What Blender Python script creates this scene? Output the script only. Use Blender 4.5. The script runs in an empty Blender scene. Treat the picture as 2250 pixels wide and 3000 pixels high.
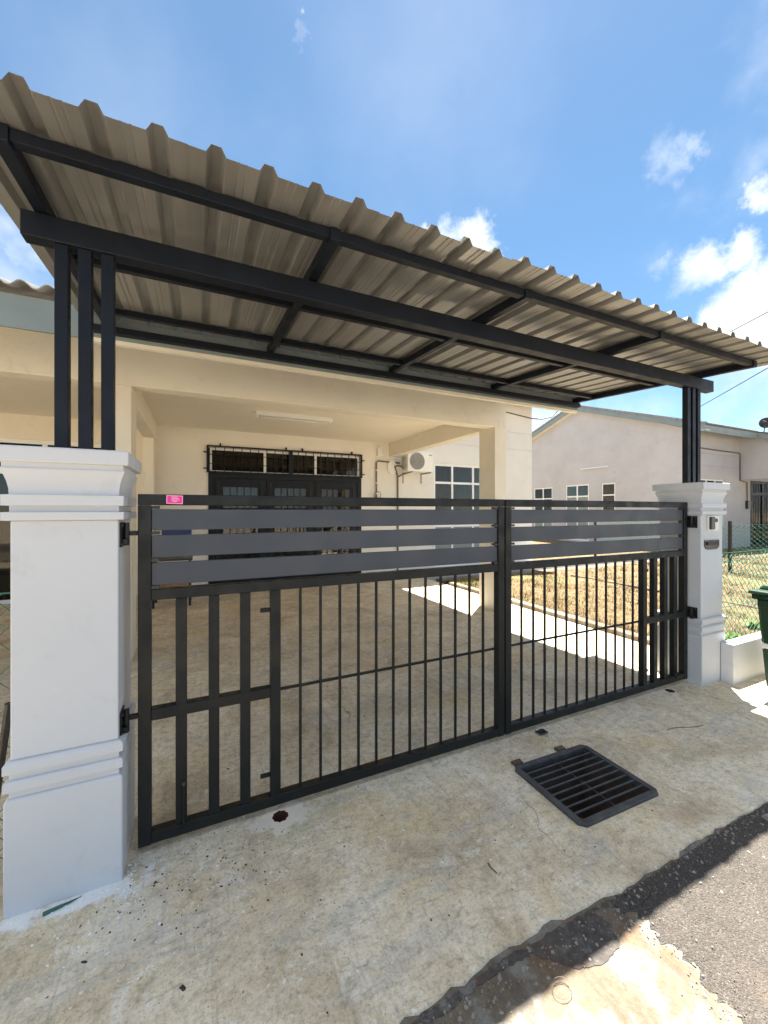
import bpy, bmesh, math, random
from mathutils import Vector, Matrix
random.seed(7)
rad = math.radians
S = bpy.context.scene
COL = S.collection

# ------------------------------------------------------------------ camera
cam = bpy.data.cameras.new('camera')
cam.lens = 14.0
cam.sensor_width = 36.0
cam.shift_y = -0.0018
cam.clip_start = 0.05
cam.clip_end = 2000
co = bpy.data.objects.new('camera', cam)
COL.objects.link(co)
co.location = (0, 0, 1.56)
co.rotation_euler = (rad(90), 0, rad(64.8 - 90))
S.camera = co

# ------------------------------------------------------------------ light
SUN_DIR = Vector((0.245, 0.212, 1.0)).normalized()      # towards the sun
EXPOSURE = 2.4
SKY_STRENGTH = 0.05
w = bpy.data.worlds.new('World'); S.world = w; w.use_nodes = True
nt = w.node_tree; nt.nodes.clear(); L = nt.links.new
def N(t, **k):
    n = nt.nodes.new(t)
    for a, b in k.items(): setattr(n, a, b)
    return n
out = N('ShaderNodeOutputWorld'); bg = N('ShaderNodeBackground'); L(bg.outputs[0], out.inputs[0])
sky = N('ShaderNodeTexSky', sky_type='NISHITA')
sky.sun_disc = False
sky.sun_elevation = math.asin(SUN_DIR.z)
sky.sun_rotation = math.atan2(SUN_DIR.x, SUN_DIR.y)
sky.altitude = 0; sky.air_density = 0.62; sky.dust_density = 0.15; sky.ozone_density = 1.0
bg.inputs[1].default_value = SKY_STRENGTH
tc = N('ShaderNodeTexCoord')
# clouds: cumulus banks in known directions plus thin high wisps everywhere
nz = N('ShaderNodeTexNoise'); nz.inputs['Scale'].default_value = 7.0; nz.inputs['Detail'].default_value = 7; nz.inputs['Roughness'].default_value = .58
L(tc.outputs['Generated'], nz.inputs['Vector'])
nz2 = N('ShaderNodeTexNoise'); nz2.inputs['Scale'].default_value = 2.1; nz2.inputs['Detail'].default_value = 6
L(tc.outputs['Generated'], nz2.inputs['Vector'])
dist = N('ShaderNodeTexNoise'); dist.inputs['Scale'].default_value = 13; dist.inputs['Detail'].default_value = 8; dist.inputs['Roughness'].default_value = .62
L(tc.outputs['Generated'], dist.inputs['Vector'])
def mth(op, a, b=None, clamp=False):
    n = N('ShaderNodeMath', operation=op); n.use_clamp = clamp
    for i, v in enumerate((a, b)):
        if v is None: continue
        if isinstance(v, (int, float)): n.inputs[i].default_value = v
        else: L(v, n.inputs[i])
    return n.outputs[0]
def vm(op, a, b):
    n = N('ShaderNodeVectorMath', operation=op)
    for i, v in enumerate((a, b)):
        if isinstance(v, tuple): n.inputs[i].default_value = v
        else: L(v, n.inputs[i])
    return n
d1 = vm('SUBTRACT', dist.outputs['Color'], (.5, .5, .5))
d2 = vm('MULTIPLY', d1.outputs[0], (.13, .13, .13))
dirv = vm('ADD', tc.outputs['Generated'], d2.outputs[0])
F_ = (math.cos(rad(64.8)), math.sin(rad(64.8))); R_ = (F_[1], -F_[0])
def sky_dir(px, py):
    l = (px - 1125) / 1166.4; v = (1494.6 - py) / 1166.4
    return Vector((F_[0] + l * R_[0], F_[1] + l * R_[1], v)).normalized()
BANKS = [  # centre direction (azimuth/elevation of each cloud in the sky), angular radius, density
    (2215, 905, .080, 1.05), (2120, 955, .055, 1.0), (2260, 830, .07, .95), (2010, 990, .035, .9), (2060, 800, .055, .86), (2160, 740, .042, .82), (1935, 790, .04, .68), (2290, 980, .09, 1.),
    (1400, 690, .052, 1.0), (1330, 700, .045, .95), (1235, 662, .026, .95), (1455, 740, .03, .7), (1945, 480, .05, .60), (2000, 430, .035, .55), (2240, 570, .035, .85),
    (20, 660, .075, .66), (100, 745, .07, .72), (60, 850, .08, .6), (880, 28, .016, .85), (884, 90, .02, .55), (2150, 1130, .13, .62), (1850, 1180, .12, .60), (2250, 1200, .12, .6), (1600, 1260, .14, .8)]
acc = None
for px, py, r, k in BANKS:
    c = sky_dir(px, py)
    q = vm('DISTANCE', dirv.outputs[0], tuple(c)).outputs['Value']
    m = N('ShaderNodeMapRange'); m.interpolation_type = 'SMOOTHSTEP'
    m.inputs[1].default_value = r * 1.25; m.inputs[2].default_value = r * .25; m.inputs[3].default_value = 0; m.inputs[4].default_value = k
    L(q, m.inputs[0])
    acc = m.outputs[0] if acc is None else mth('MAXIMUM', acc, m.outputs[0])
fb = mth('MULTIPLY', mth('SUBTRACT', nz.outputs[0], .5), 1.9)
cum = N('ShaderNodeMapRange'); cum.interpolation_type = 'SMOOTHSTEP'
cum.inputs[1].default_value = .24; cum.inputs[2].default_value = 1.45
L(mth('MULTIPLY', acc, mth('ADD', 1.0, fb)), cum.inputs[0])
wis = N('ShaderNodeMapRange'); wis.interpolation_type = 'SMOOTHSTEP'
wis.inputs[1].default_value = .42; wis.inputs[2].default_value = .80; wis.inputs[4].default_value = .14
L(nz2.outputs[0], wis.inputs[0])
# cumulus added as fill light behind the camera; slice picked clear over the house
FILL_CLOUD_W, FILL_CLOUD_ROT = 23.8, 22
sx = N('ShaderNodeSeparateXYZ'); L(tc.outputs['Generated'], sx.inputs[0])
nb_ = N('ShaderNodeTexNoise', noise_dimensions='4D'); nb_.inputs['Scale'].default_value = 1.15; nb_.inputs['Detail'].default_value = 9; nb_.inputs['Roughness'].default_value = .53; nb_.inputs['W'].default_value = FILL_CLOUD_W
rot_ = N('ShaderNodeMapping', vector_type='POINT'); rot_.inputs['Rotation'].default_value = (0, 0, rad(FILL_CLOUD_ROT)); L(tc.outputs['Generated'], rot_.inputs['Vector'])
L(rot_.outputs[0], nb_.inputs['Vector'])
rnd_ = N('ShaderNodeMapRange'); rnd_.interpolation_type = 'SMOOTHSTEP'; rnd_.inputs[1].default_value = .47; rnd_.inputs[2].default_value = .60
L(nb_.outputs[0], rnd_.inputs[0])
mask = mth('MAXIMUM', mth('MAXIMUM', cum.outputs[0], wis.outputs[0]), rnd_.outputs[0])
hsv = N('ShaderNodeHueSaturation'); hsv.inputs['Hue'].default_value = .486; hsv.inputs['Saturation'].default_value = 1.08; hsv.inputs['Value'].default_value = 1.0
L(sky.outputs[0], hsv.inputs['Color'])
mx = N('ShaderNodeMixRGB')
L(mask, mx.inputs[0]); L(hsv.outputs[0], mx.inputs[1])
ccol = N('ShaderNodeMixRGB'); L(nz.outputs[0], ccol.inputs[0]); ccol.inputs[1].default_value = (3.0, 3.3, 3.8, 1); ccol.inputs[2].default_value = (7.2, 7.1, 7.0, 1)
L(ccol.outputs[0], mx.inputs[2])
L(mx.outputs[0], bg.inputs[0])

sun = bpy.data.lights.new('sun', 'SUN'); sun.energy = 5.0; sun.angle = rad(.53); sun.color = (1, .95, .86)
so = bpy.data.objects.new('sun', sun); COL.objects.link(so)
so.rotation_euler = (-SUN_DIR).to_track_quat('-Z', 'Y').to_euler()
so.location = (3, 3, 20)
S.view_settings.view_transform = 'Standard'; S.view_settings.look = 'None'
S.view_settings.gamma = 1; S.view_settings.use_curve_mapping = False
S.view_settings.exposure = EXPOSURE
S.render.engine = 'CYCLES'
S.cycles.max_bounces = 12; S.cycles.diffuse_bounces = 8; S.cycles.glossy_bounces = 4; S.cycles.transparent_max_bounces = 12
S.cycles.use_denoising = True

# ------------------------------------------------------------------ materials
def newmat(name):
    m = bpy.data.materials.new(name); m.use_nodes = True
    t = m.node_tree; b = t.nodes['Principled BSDF']
    return m, t, b
def ramp(t, fac, stops):
    r = t.nodes.new('ShaderNodeValToRGB')
    e = r.color_ramp.elements
    while len(e) < len(stops): e.new(.5)
    for i, (p, c) in enumerate(stops):
        e[i].position = p; e[i].color = (*c, 1)
    t.links.new(fac, r.inputs[0]); return r.outputs[0]
def noise(t, scale, detail=6, rough=.55, vec=None, distort=0):
    n = t.nodes.new('ShaderNodeTexNoise'); n.inputs['Scale'].default_value = scale
    n.inputs['Detail'].default_value = detail; n.inputs['Roughness'].default_value = rough
    n.inputs['Distortion'].default_value = distort
    if vec is None:
        if 'TC' not in t.nodes:
            c = t.nodes.new('ShaderNodeTexCoord'); c.name = 'TC'
        vec = t.nodes['TC'].outputs['Object']
    t.links.new(vec, n.inputs['Vector']); return n.outputs[0]
def maprange(t, v, a, b, c=0., d=1.):
    n = t.nodes.new('ShaderNodeMapRange'); n.interpolation_type = 'SMOOTHSTEP'
    for i, x in ((1, a), (2, b), (3, c), (4, d)): n.inputs[i].default_value = x
    t.links.new(v, n.inputs[0]); return n.outputs[0]
def mix(t, fac, a, b, mode='MIX'):
    n = t.nodes.new('ShaderNodeMixRGB'); n.blend_type = mode
    for i, v in ((0, fac), (1, a), (2, b)):
        if isinstance(v, (int, float)): n.inputs[i].default_value = v
        elif isinstance(v, tuple): n.inputs[i].default_value = (*v, 1)
        else: t.links.new(v, n.inputs[i])
    return n.outputs[0]
def tmath(t, op, a, b):
    n = t.nodes.new('ShaderNodeMath'); n.operation = op
    for i, v in enumerate((a, b)):
        if isinstance(v, (int, float)): n.inputs[i].default_value = v
        else: t.links.new(v, n.inputs[i])
    return n.outputs[0]
def bump(t, b, h, strength, distance=.01):
    n = t.nodes.new('ShaderNodeBump'); n.inputs['Strength'].default_value = strength; n.inputs['Distance'].default_value = distance
    t.links.new(h, n.inputs['Height']); t.links.new(n.outputs[0], b.inputs['Normal'])
def simple(name, col, rough=.5, metal=0., var=.12, scale=6., bumpk=0., bscale=60., col2=None, spec=.5):
    m, t, b = newmat(name)
    b.inputs['Roughness'].default_value = rough; b.inputs['Metallic'].default_value = metal
    b.inputs['Specular IOR Level'].default_value = spec
    c2 = col2 or tuple(min(1, c * (1 - var)) for c in col)
    c1 = tuple(min(1, c * (1 + var * .6)) for c in col) if col2 is None else col
    f = noise(t, scale, 5)
    t.links.new(ramp(t, f, [(.3, c2), (.7, c1)]), b.inputs['Base Color'])
    rn = noise(t, scale * 2.3, 4)
    t.links.new(maprange(t, rn, .3, .7, max(.02, rough - .07), min(1, rough + .09)), b.inputs['Roughness'])
    if bumpk: bump(t, b, noise(t, bscale, 4), bumpk, .004)
    return m

def concrete_mat():
    m, t, b = newmat('brushed_concrete')
    c = t.nodes.new('ShaderNodeTexCoord'); c.name = 'TC'; O = c.outputs['Object']
    map_ = t.nodes.new('ShaderNodeMapping'); map_.inputs['Scale'].default_value = (1.0, 2.6, 1); map_.inputs['Rotation'].default_value = (0, 0, .35)
    t.links.new(O, map_.inputs['Vector']); st = map_.outputs[0]
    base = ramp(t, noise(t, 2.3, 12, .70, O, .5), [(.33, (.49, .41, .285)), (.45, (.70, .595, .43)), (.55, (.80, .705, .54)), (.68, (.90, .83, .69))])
    yel = maprange(t, noise(t, 1.7, 6, .6, O, .4), .52, .66)
    base = mix(t, tmath(t, 'MULTIPLY', yel, .6), base, (.74, .595, .34))
    gr = maprange(t, noise(t, 1.6, 8, .65, st, 1.0), .50, .64)
    base = mix(t, tmath(t, 'MULTIPLY', gr, .55), base, (.55, .53, .475))
    blot = maprange(t, noise(t, 6.5, 12, .75, O, .8), .53, .63)
    base = mix(t, tmath(t, 'MULTIPLY', blot, .6), base, (.86, .83, .75))
    sw = maprange(t, noise(t, 6, 10, .72, st, 2.2), .53, .66)
    base = mix(t, tmath(t, 'MULTIPLY', sw, .55), base, (.41, .36, .27))
    mid = noise(t, 24, 8, .75, O, .3)
    base = mix(t, .8, base, ramp(t, mid, [(.34, (.58, .56, .53)), (.50, (.95, .94, .92)), (.60, (1, 1, 1))]), 'MULTIPLY')
    fine = noise(t, 85, 6, .75, O)
    base = mix(t, .8, base, ramp(t, fine, [(.33, (.55, .53, .50)), (.50, (1, 1, 1))]), 'MULTIPLY')
    spk = maprange(t, noise(t, 48, 3, .5, O), .70, .73)
    base = mix(t, tmath(t, 'MULTIPLY', spk, .7), base, (.09, .08, .065))
    fl = maprange(t, noise(t, 40, 3, .5, O), .66, .70)
    base = mix(t, tmath(t, 'MULTIPLY', fl, .6), base, (.88, .86, .80))
    # fine broken shrinkage cracks and drag marks
    wv = t.nodes.new('ShaderNodeVectorMath'); wv.operation = 'ADD'
    nc = t.nodes.new('ShaderNodeTexNoise'); nc.inputs['Scale'].default_value = 3; nc.inputs['Detail'].default_value = 6; t.links.new(O, nc.inputs['Vector'])
    ns = t.nodes.new('ShaderNodeVectorMath'); ns.operation = 'SCALE'; ns.inputs['Scale'].default_value = .35; t.links.new(nc.outputs['Color'], ns.inputs[0])
    t.links.new(O, wv.inputs[0]); t.links.new(ns.outputs[0], wv.inputs[1])
    vo = t.nodes.new('ShaderNodeTexVoronoi'); vo.feature = 'DISTANCE_TO_EDGE'; vo.inputs['Scale'].default_value = .62; t.links.new(wv.outputs[0], vo.inputs['Vector'])
    cr = tmath(t, 'MULTIPLY', maprange(t, vo.outputs['Distance'], .0035, .001), maprange(t, noise(t, 1.1, 4, .5, O), .50, .58))
    base = mix(t, tmath(t, 'MULTIPLY', cr, .6), base, (.15, .13, .10))
    mp2 = t.nodes.new('ShaderNodeMapping'); mp2.inputs['Scale'].default_value = (22, 1.3, 1); mp2.inputs['Rotation'].default_value = (0, 0, .12); t.links.new(O, mp2.inputs['Vector'])
    tyre = maprange(t, noise(t, 1.6, 7, .7, mp2.outputs[0], .4), .54, .66)
    base = mix(t, tmath(t, 'MULTIPLY', tyre, .28), base, (.30, .27, .22))
    # moss bloom along the foot of the left pillar and spilt white paint
    def spot(x, y, r0, r1, sx=1., sy=1.):
        mp = t.nodes.new('ShaderNodeMapping'); mp.inputs['Location'].default_value = (-x * sx, -y * sy, 0); mp.inputs['Scale'].default_value = (sx, sy, 0)
        t.links.new(O, mp.inputs['Vector'])
        ln = t.nodes.new('ShaderNodeVectorMath'); ln.operation = 'LENGTH'; t.links.new(mp.outputs[0], ln.inputs[0])
        dd = tmath(t, 'ADD', ln.outputs['Value'], tmath(t, 'MULTIPLY', tmath(t, 'SUBTRACT', noise(t, 14, 6, .6, O), .5), .35))
        return maprange(t, dd, r1, r0)
    p = spot(-.42, 1.96, .05, .13, .36, 1.9)
    base = mix(t, tmath(t, 'MULTIPLY', p, .85), base, (.84, .86, .88))
    p = spot(-.22, 1.78, .02, .19, .8, .9)
    base = mix(t, tmath(t, 'MULTIPLY', p, .3), base, (.60, .62, .62))
    p = spot(.42, 1.98, .05, .15, .7, 1.0)
    base = mix(t, tmath(t, 'MULTIPLY', p, .35), base, (.42, .40, .16))
    p = spot(.39, 2.05, .08, .13, .75, 1.1)
    base = mix(t, tmath(t, 'MULTIPLY', p, .8), base, (.80, .74, .63))
    p = spot(2.25, 1.2, .03, .16, .7, 1.5)
    base = mix(t, tmath(t, 'MULTIPLY', p, .35), base, (.42, .28, .19))
    t.links.new(base, b.inputs['Base Color'])
    b.inputs['Roughness'].default_value = .85; b.inputs['Specular IOR Level'].default_value = .25
    h = tmath(t, 'ADD', tmath(t, 'MULTIPLY', noise(t, 42, 6, .7, st, 1.5), .6), tmath(t, 'MULTIPLY', noise(t, 150, 3, .6, O), .35))
    h = tmath(t, 'ADD', h, tmath(t, 'MULTIPLY', noise(t, 9, 5, .6, O), .8))
    bump(t, b, h, .55, .012)
    return m
def asphalt_mat():
    m, t, b = newmat('asphalt')
    v = t.nodes.new('ShaderNodeTexVoronoi'); v.inputs['Scale'].default_value = 190
    c = t.nodes.new('ShaderNodeTexCoord'); c.name = 'TC'; O = c.outputs['Object']
    t.links.new(O, v.inputs['Vector'])
    vb = t.nodes.new('ShaderNodeSeparateColor'); t.links.new(v.outputs['Color'], vb.inputs[0])
    stone = ramp(t, vb.outputs[0], [(.0, (.055, .050, .045)), (.55, (.098, .087, .076)), (.9, (.15, .131, .11)), (1., (.25, .22, .19))])
    base = mix(t, .5, stone, ramp(t, noise(t, 3.5, 7, .6, O), [(.3, (.064, .056, .05)), (.7, (.105, .091, .078))]))
    dust = maprange(t, noise(t, 5, 7, .65, O), .55, .72)
    base = mix(t, tmath(t, 'MULTIPLY', dust, .45), base, (.15, .12, .095))
    t.links.new(base, b.inputs['Base Color']); b.inputs['Roughness'].default_value = .85; b.inputs['Specular IOR Level'].default_value = .3
    h = tmath(t, 'SUBTRACT', noise(t, 95, 4, .6, O), tmath(t, 'MULTIPLY', v.outputs['Distance'], .8))
    bump(t, b, h, .9, .012)
    return m
def old_asphalt_mat():
    m, t, b = newmat('crumbled_old_asphalt')
    base = ramp(t, noise(t, 30, 6, .7), [(.3, (.055, .048, .044)), (.55, (.10, .09, .082)), (.75, (.19, .175, .16))])
    br = maprange(t, noise(t, 6.5, 6, .65), .50, .62)
    base = mix(t, tmath(t, 'MULTIPLY', br, .5), base, (.12, .082, .062))
    g = maprange(t, noise(t, 9, 8, .75), .54, .64)
    base = mix(t, tmath(t, 'MULTIPLY', g, .7), base, (.24, .23, .215))
    t.links.new(base, b.inputs['Base Color']); b.inputs['Roughness'].default_value = .9; b.inputs['Specular IOR Level'].default_value = .2
    bump(t, b, noise(t, 60, 6, .75), .8, .012)
    return m
def strip_mat():
    m, t, b = newmat('worn_concrete_strip')
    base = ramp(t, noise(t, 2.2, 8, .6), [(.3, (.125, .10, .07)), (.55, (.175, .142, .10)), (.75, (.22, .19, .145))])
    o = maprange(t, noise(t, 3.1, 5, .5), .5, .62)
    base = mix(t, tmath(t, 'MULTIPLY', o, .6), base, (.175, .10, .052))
    g = maprange(t, noise(t, 6, 7, .65, None, .8), .47, .60)
    base = mix(t, tmath(t, 'MULTIPLY', g, .7), base, (.25, .245, .225))
    mp = t.nodes.new('ShaderNodeMapping'); mp.inputs['Scale'].default_value = (1.6, .35, 1); mp.inputs['Rotation'].default_value = (0, 0, .5); t.links.new(t.nodes['TC'].outputs['Object'], mp.inputs['Vector'])
    br = maprange(t, noise(t, 5, 8, .7, mp.outputs[0], .6), .50, .60)
    base = mix(t, tmath(t, 'MULTIPLY', br, .55), base, (.10, .075, .057))
    f = noise(t, 60, 5, .7)
    base = mix(t, .7, base, ramp(t, f, [(.3, (.5, .48, .45)), (.6, (1, 1, 1))]), 'MULTIPLY')
    t.links.new(base, b.inputs['Base Color']); b.inputs['Roughness'].default_value = .88
    bump(t, b, noise(t, 45, 6, .7), .6, .012)
    return m
def plaster(name, c1, c2, bk=.25, stain=None):
    m, t, b = newmat(name)
    base = ramp(t, noise(t, 1.3, 8, .6), [(.3, c2), (.7, c1)])
    sm = maprange(t, noise(t, 7, 8, .65, None, .5), .55, .72)
    base = mix(t, tmath(t, 'MULTIPLY', sm, .22), base, tuple(x * .72 for x in c2))
    if stain:
        v = maprange(t, noise(t, 2.4, 7, .6, None, 1.2), .58, .70)
        base = mix(t, tmath(t, 'MULTIPLY', v, .3), base, stain)
    t.links.new(base, b.inputs['Base Color']); b.inputs['Roughness'].default_value = .8; b.inputs['Specular IOR Level'].default_value = .3
    h = tmath(t, 'ADD', noise(t, 26, 6, .6), tmath(t, 'MULTIPLY', noise(t, 110, 3), .4))
    bump(t, b, h, bk, .006)
    return m
def grass_mat(name, ground):
    m, t, b = newmat(name)
    c = t.nodes.new('ShaderNodeTexCoord'); c.name = 'TC'; O = c.outputs['Object']
    f = noise(t, .8, 6, .6, O)
    if ground:
        base = ramp(t, noise(t, 9, 7, .7, O), [(.3, (.075, .052, .025)), (.5, (.15, .105, .05)), (.68, (.23, .172, .092))])
        base = mix(t, maprange(t, f, .52, .68, 0, .45), base, (.17, .19, .06))
    else:
        base = ramp(t, noise(t, 31, 4, .6, O), [(.3, (.10, .066, .028)), (.5, (.175, .125, .055)), (.7, (.24, .18, .088))])
        base = mix(t, maprange(t, f, .50, .60, 0, .85), base, (.095, .105, .022))
    t.links.new(base, b.inputs['Base Color']); b.inputs['Roughness'].default_value = .75; b.inputs['Specular IOR Level'].default_value = .2
    if ground: bump(t, b, noise(t, 30, 6, .7), .9, .03)
    return m
def glass_mat():
    m, t, b = newmat('window_glass')
    t.nodes.remove(b); o = t.nodes['Material Output']
    tr = t.nodes.new('ShaderNodeBsdfTransparent'); tr.inputs[0].default_value = (.55, .57, .56, 1)
    gl = t.nodes.new('ShaderNodeBsdfGlossy'); gl.inputs['Roughness'].default_value = .03; gl.inputs[0].default_value = (.85, .80, .75, 1)
    fr = t.nodes.new('ShaderNodeFresnel'); fr.inputs[0].default_value = 1.5
    c = t.nodes.new('ShaderNodeTexCoord'); c.name = 'TC'
    ms = t.nodes.new('ShaderNodeMixShader')
    t.links.new(tmath(t, 'MULTIPLY', fr.outputs[0], 1.0), ms.inputs[0]); t.links.new(tr.outputs[0], ms.inputs[1]); t.links.new(gl.outputs[0], ms.inputs[2])
    t.links.new(ms.outputs[0], o.inputs[0])
    return m

def gate_mat():
    m, t, b = newmat('black_gate_paint')
    base = ramp(t, noise(t, 6, 6, .65), [(.3, (.0052, .0066, .0068)), (.7, (.0092, .0112, .0112))])
    du = maprange(t, noise(t, 22, 9, .75), .56, .70)
    base = mix(t, tmath(t, 'MULTIPLY', du, .13), base, (.075, .072, .062))
    t.links.new(base, b.inputs['Base Color']); b.inputs['Specular IOR Level'].default_value = .32
    t.links.new(maprange(t, noise(t, 9, 6, .7), .35, .65, .34, .62), b.inputs['Roughness'])
    bump(t, b, noise(t, 35, 5, .6), .07, .004)
    return m
def zinc_mat():
    m, t, b = newmat('grey_zinc_sheet')
    c = t.nodes.new('ShaderNodeTexCoord'); c.name = 'TC'; O = c.outputs['Object']
    mp = t.nodes.new('ShaderNodeMapping'); mp.inputs['Scale'].default_value = (5, .3, 1); t.links.new(O, mp.inputs['Vector'])
    st = noise(t, 2.2, 7, .65, mp.outputs[0])
    base = ramp(t, st, [(.30, (.262, .259, .248)), (.5, (.297, .292, .28)), (.68, (.332, .325, .312))])
    t.links.new(base, b.inputs['Base Color']); b.inputs['Metallic'].default_value = .55
    t.links.new(maprange(t, st, .35, .65, .30, .46), b.inputs['Roughness'])
    bump(t, b, tmath(t, 'ADD', noise(t, 3.5, 4, .5, O), tmath(t, 'MULTIPLY', st, .15)), .10, .02)
    return m
M = dict(
    concrete=concrete_mat(), asphalt=asphalt_mat(), old_asphalt=old_asphalt_mat(), strip=strip_mat(),
    lawn=grass_mat('dry_lawn', True), blade=grass_mat('dry_grass_blades', False),
    earth=plaster('bare_earth', (.42, .36, .27), (.33, .27, .2), .5),
    cream=plaster('cream_painted_plaster', (.78, .725, .615), (.71, .655, .55), .45, (.52, .48, .40)),
    ceiling=plaster('cream_ceiling_paint', (.84, .775, .665), (.80, .735, .625), .12),
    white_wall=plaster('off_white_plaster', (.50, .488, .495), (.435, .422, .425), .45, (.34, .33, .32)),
    porch_wall=plaster('pale_porch_plaster', (.75, .715, .65), (.69, .655, .595), .3, (.6, .56, .5)),
    white_paint=plaster('white_masonry_paint', (.60, .61, .625), (.56, .57, .585), .12, (.70, .71, .71)),
    gate_black=gate_mat(),
    slat_grey=simple('slate_grey_powder_coat', (.044, .052, .067), .48, 0, .07, 2),
    steel_navy=simple('navy_black_steel_paint', (.0045, .0075, .0145), .5, 0, .25, 4, .05, 25, spec=.28),
    zinc=zinc_mat(),
    fascia=simple('grey_green_fascia_paint', (.205, .245, .245), .55, 0, .12, 3),
    tile=simple('cement_roof_tile', (.24, .235, .225), .8, 0, .25, 6, .3, 60),
    cast_iron=simple('weathered_cast_steel', (.062, .062, .063), .75, .0, .4, 14, .25, 90),
    rust=simple('rusty_steel', (.12, .075, .045), .8, .1, .35, 40, .5, 120),
    pit=simple('wet_brown_mud', (.42, .22, .08), .5, 0, .5, 7, .5, 30),
    pit_wall=simple('stained_drain_wall', (.07, .058, .042), .85, 0, .4, 9, .4, 40),
    hole=simple('rusty_hole_lining', (.085, .030, .013), .8, 0, .3, 20),
    glass=glass_mat(),
    frame_white=simple('white_aluminium_frame', (.80, .80, .79), .45, 0, .04, 3),
    curtain=simple('dark_curtain_cloth', (.10, .085, .065), .9, 0, .3, 5),
    curtain_grey=simple('grey_curtain_cloth', (.13, .14, .14), .9, 0, .4, 6),
    panel_green=simple('grey_green_glazing_panel', (.20, .235, .225), .35, 0, .1, 3),
    white_plastic=simple('white_plastic', (.74, .72, .66), .45, 0, .05, 5),
    black_plastic=simple('black_plastic', (.02, .02, .022), .4, 0, .2, 5),
    grille_grey=simple('grey_fan_grille', (.30, .29, .26), .5, 0, .1, 9),
    bin_green=simple('dark_green_plastic', (.010, .040, .016), .42, 0, .15, 5, .05, 60),
    tape=simple('white_reflective_tape', (.70, .72, .72), .4, 0, .06, 12),
    fence_green=simple('green_coated_wire', (.03, .15, .105), .5, 0, .2, 9),
    fence_post=simple('brown_black_fence_post', (.018, .012, .011), .6, 0, .3, 9),
    pink=simple('pink_sticker_film', (.85, .02, .30), .4, 0, .03, 20),
    pink_pale=simple('pale_pink_print', (.92, .45, .66), .4, 0, .05, 30),
    wood=simple('brown_wood_panel', (.30, .15, .065), .55, 0, .3, 12, .15, 60),
    blue=simple('dark_blue_enamel', (.012, .03, .12), .4, 0, .2, 6),
    cable=simple('black_cable_sheath', (.03, .03, .03), .6, 0, .2, 5),
    conduit=simple('grey_brown_conduit', (.16, .13, .11), .6, 0, .3, 12),
    leaf=simple('green_weed_leaf', (.13, .24, .04), .55, 0, .5, 14),
    dark_spot=simple('dried_dark_drip', (.03, .026, .022), .7, 0, .3, 30),
    chip=simple('pale_paint_chip', (.78, .79, .79), .7, 0, .1, 30),
    stone=simple('grey_road_chipping', (.27, .25, .22), .85, 0, .4, 20, .3, 60),
    straw=simple('dry_straw', (.45, .36, .2), .7, 0, .2, 20),
    teal=simple('dark_teal_plastic', (.03, .11, .08), .5, 0, .2, 20),
    tiles_in=simple('pale_floor_threshold', (.66, .66, .62), .3, 0, .06, 5),
    dark_in=simple('room_shade_plaster', (.10, .09, .08), .9, 0, .2, 2),  # dark colour stands in for the shade inside the rooms
)

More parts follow.
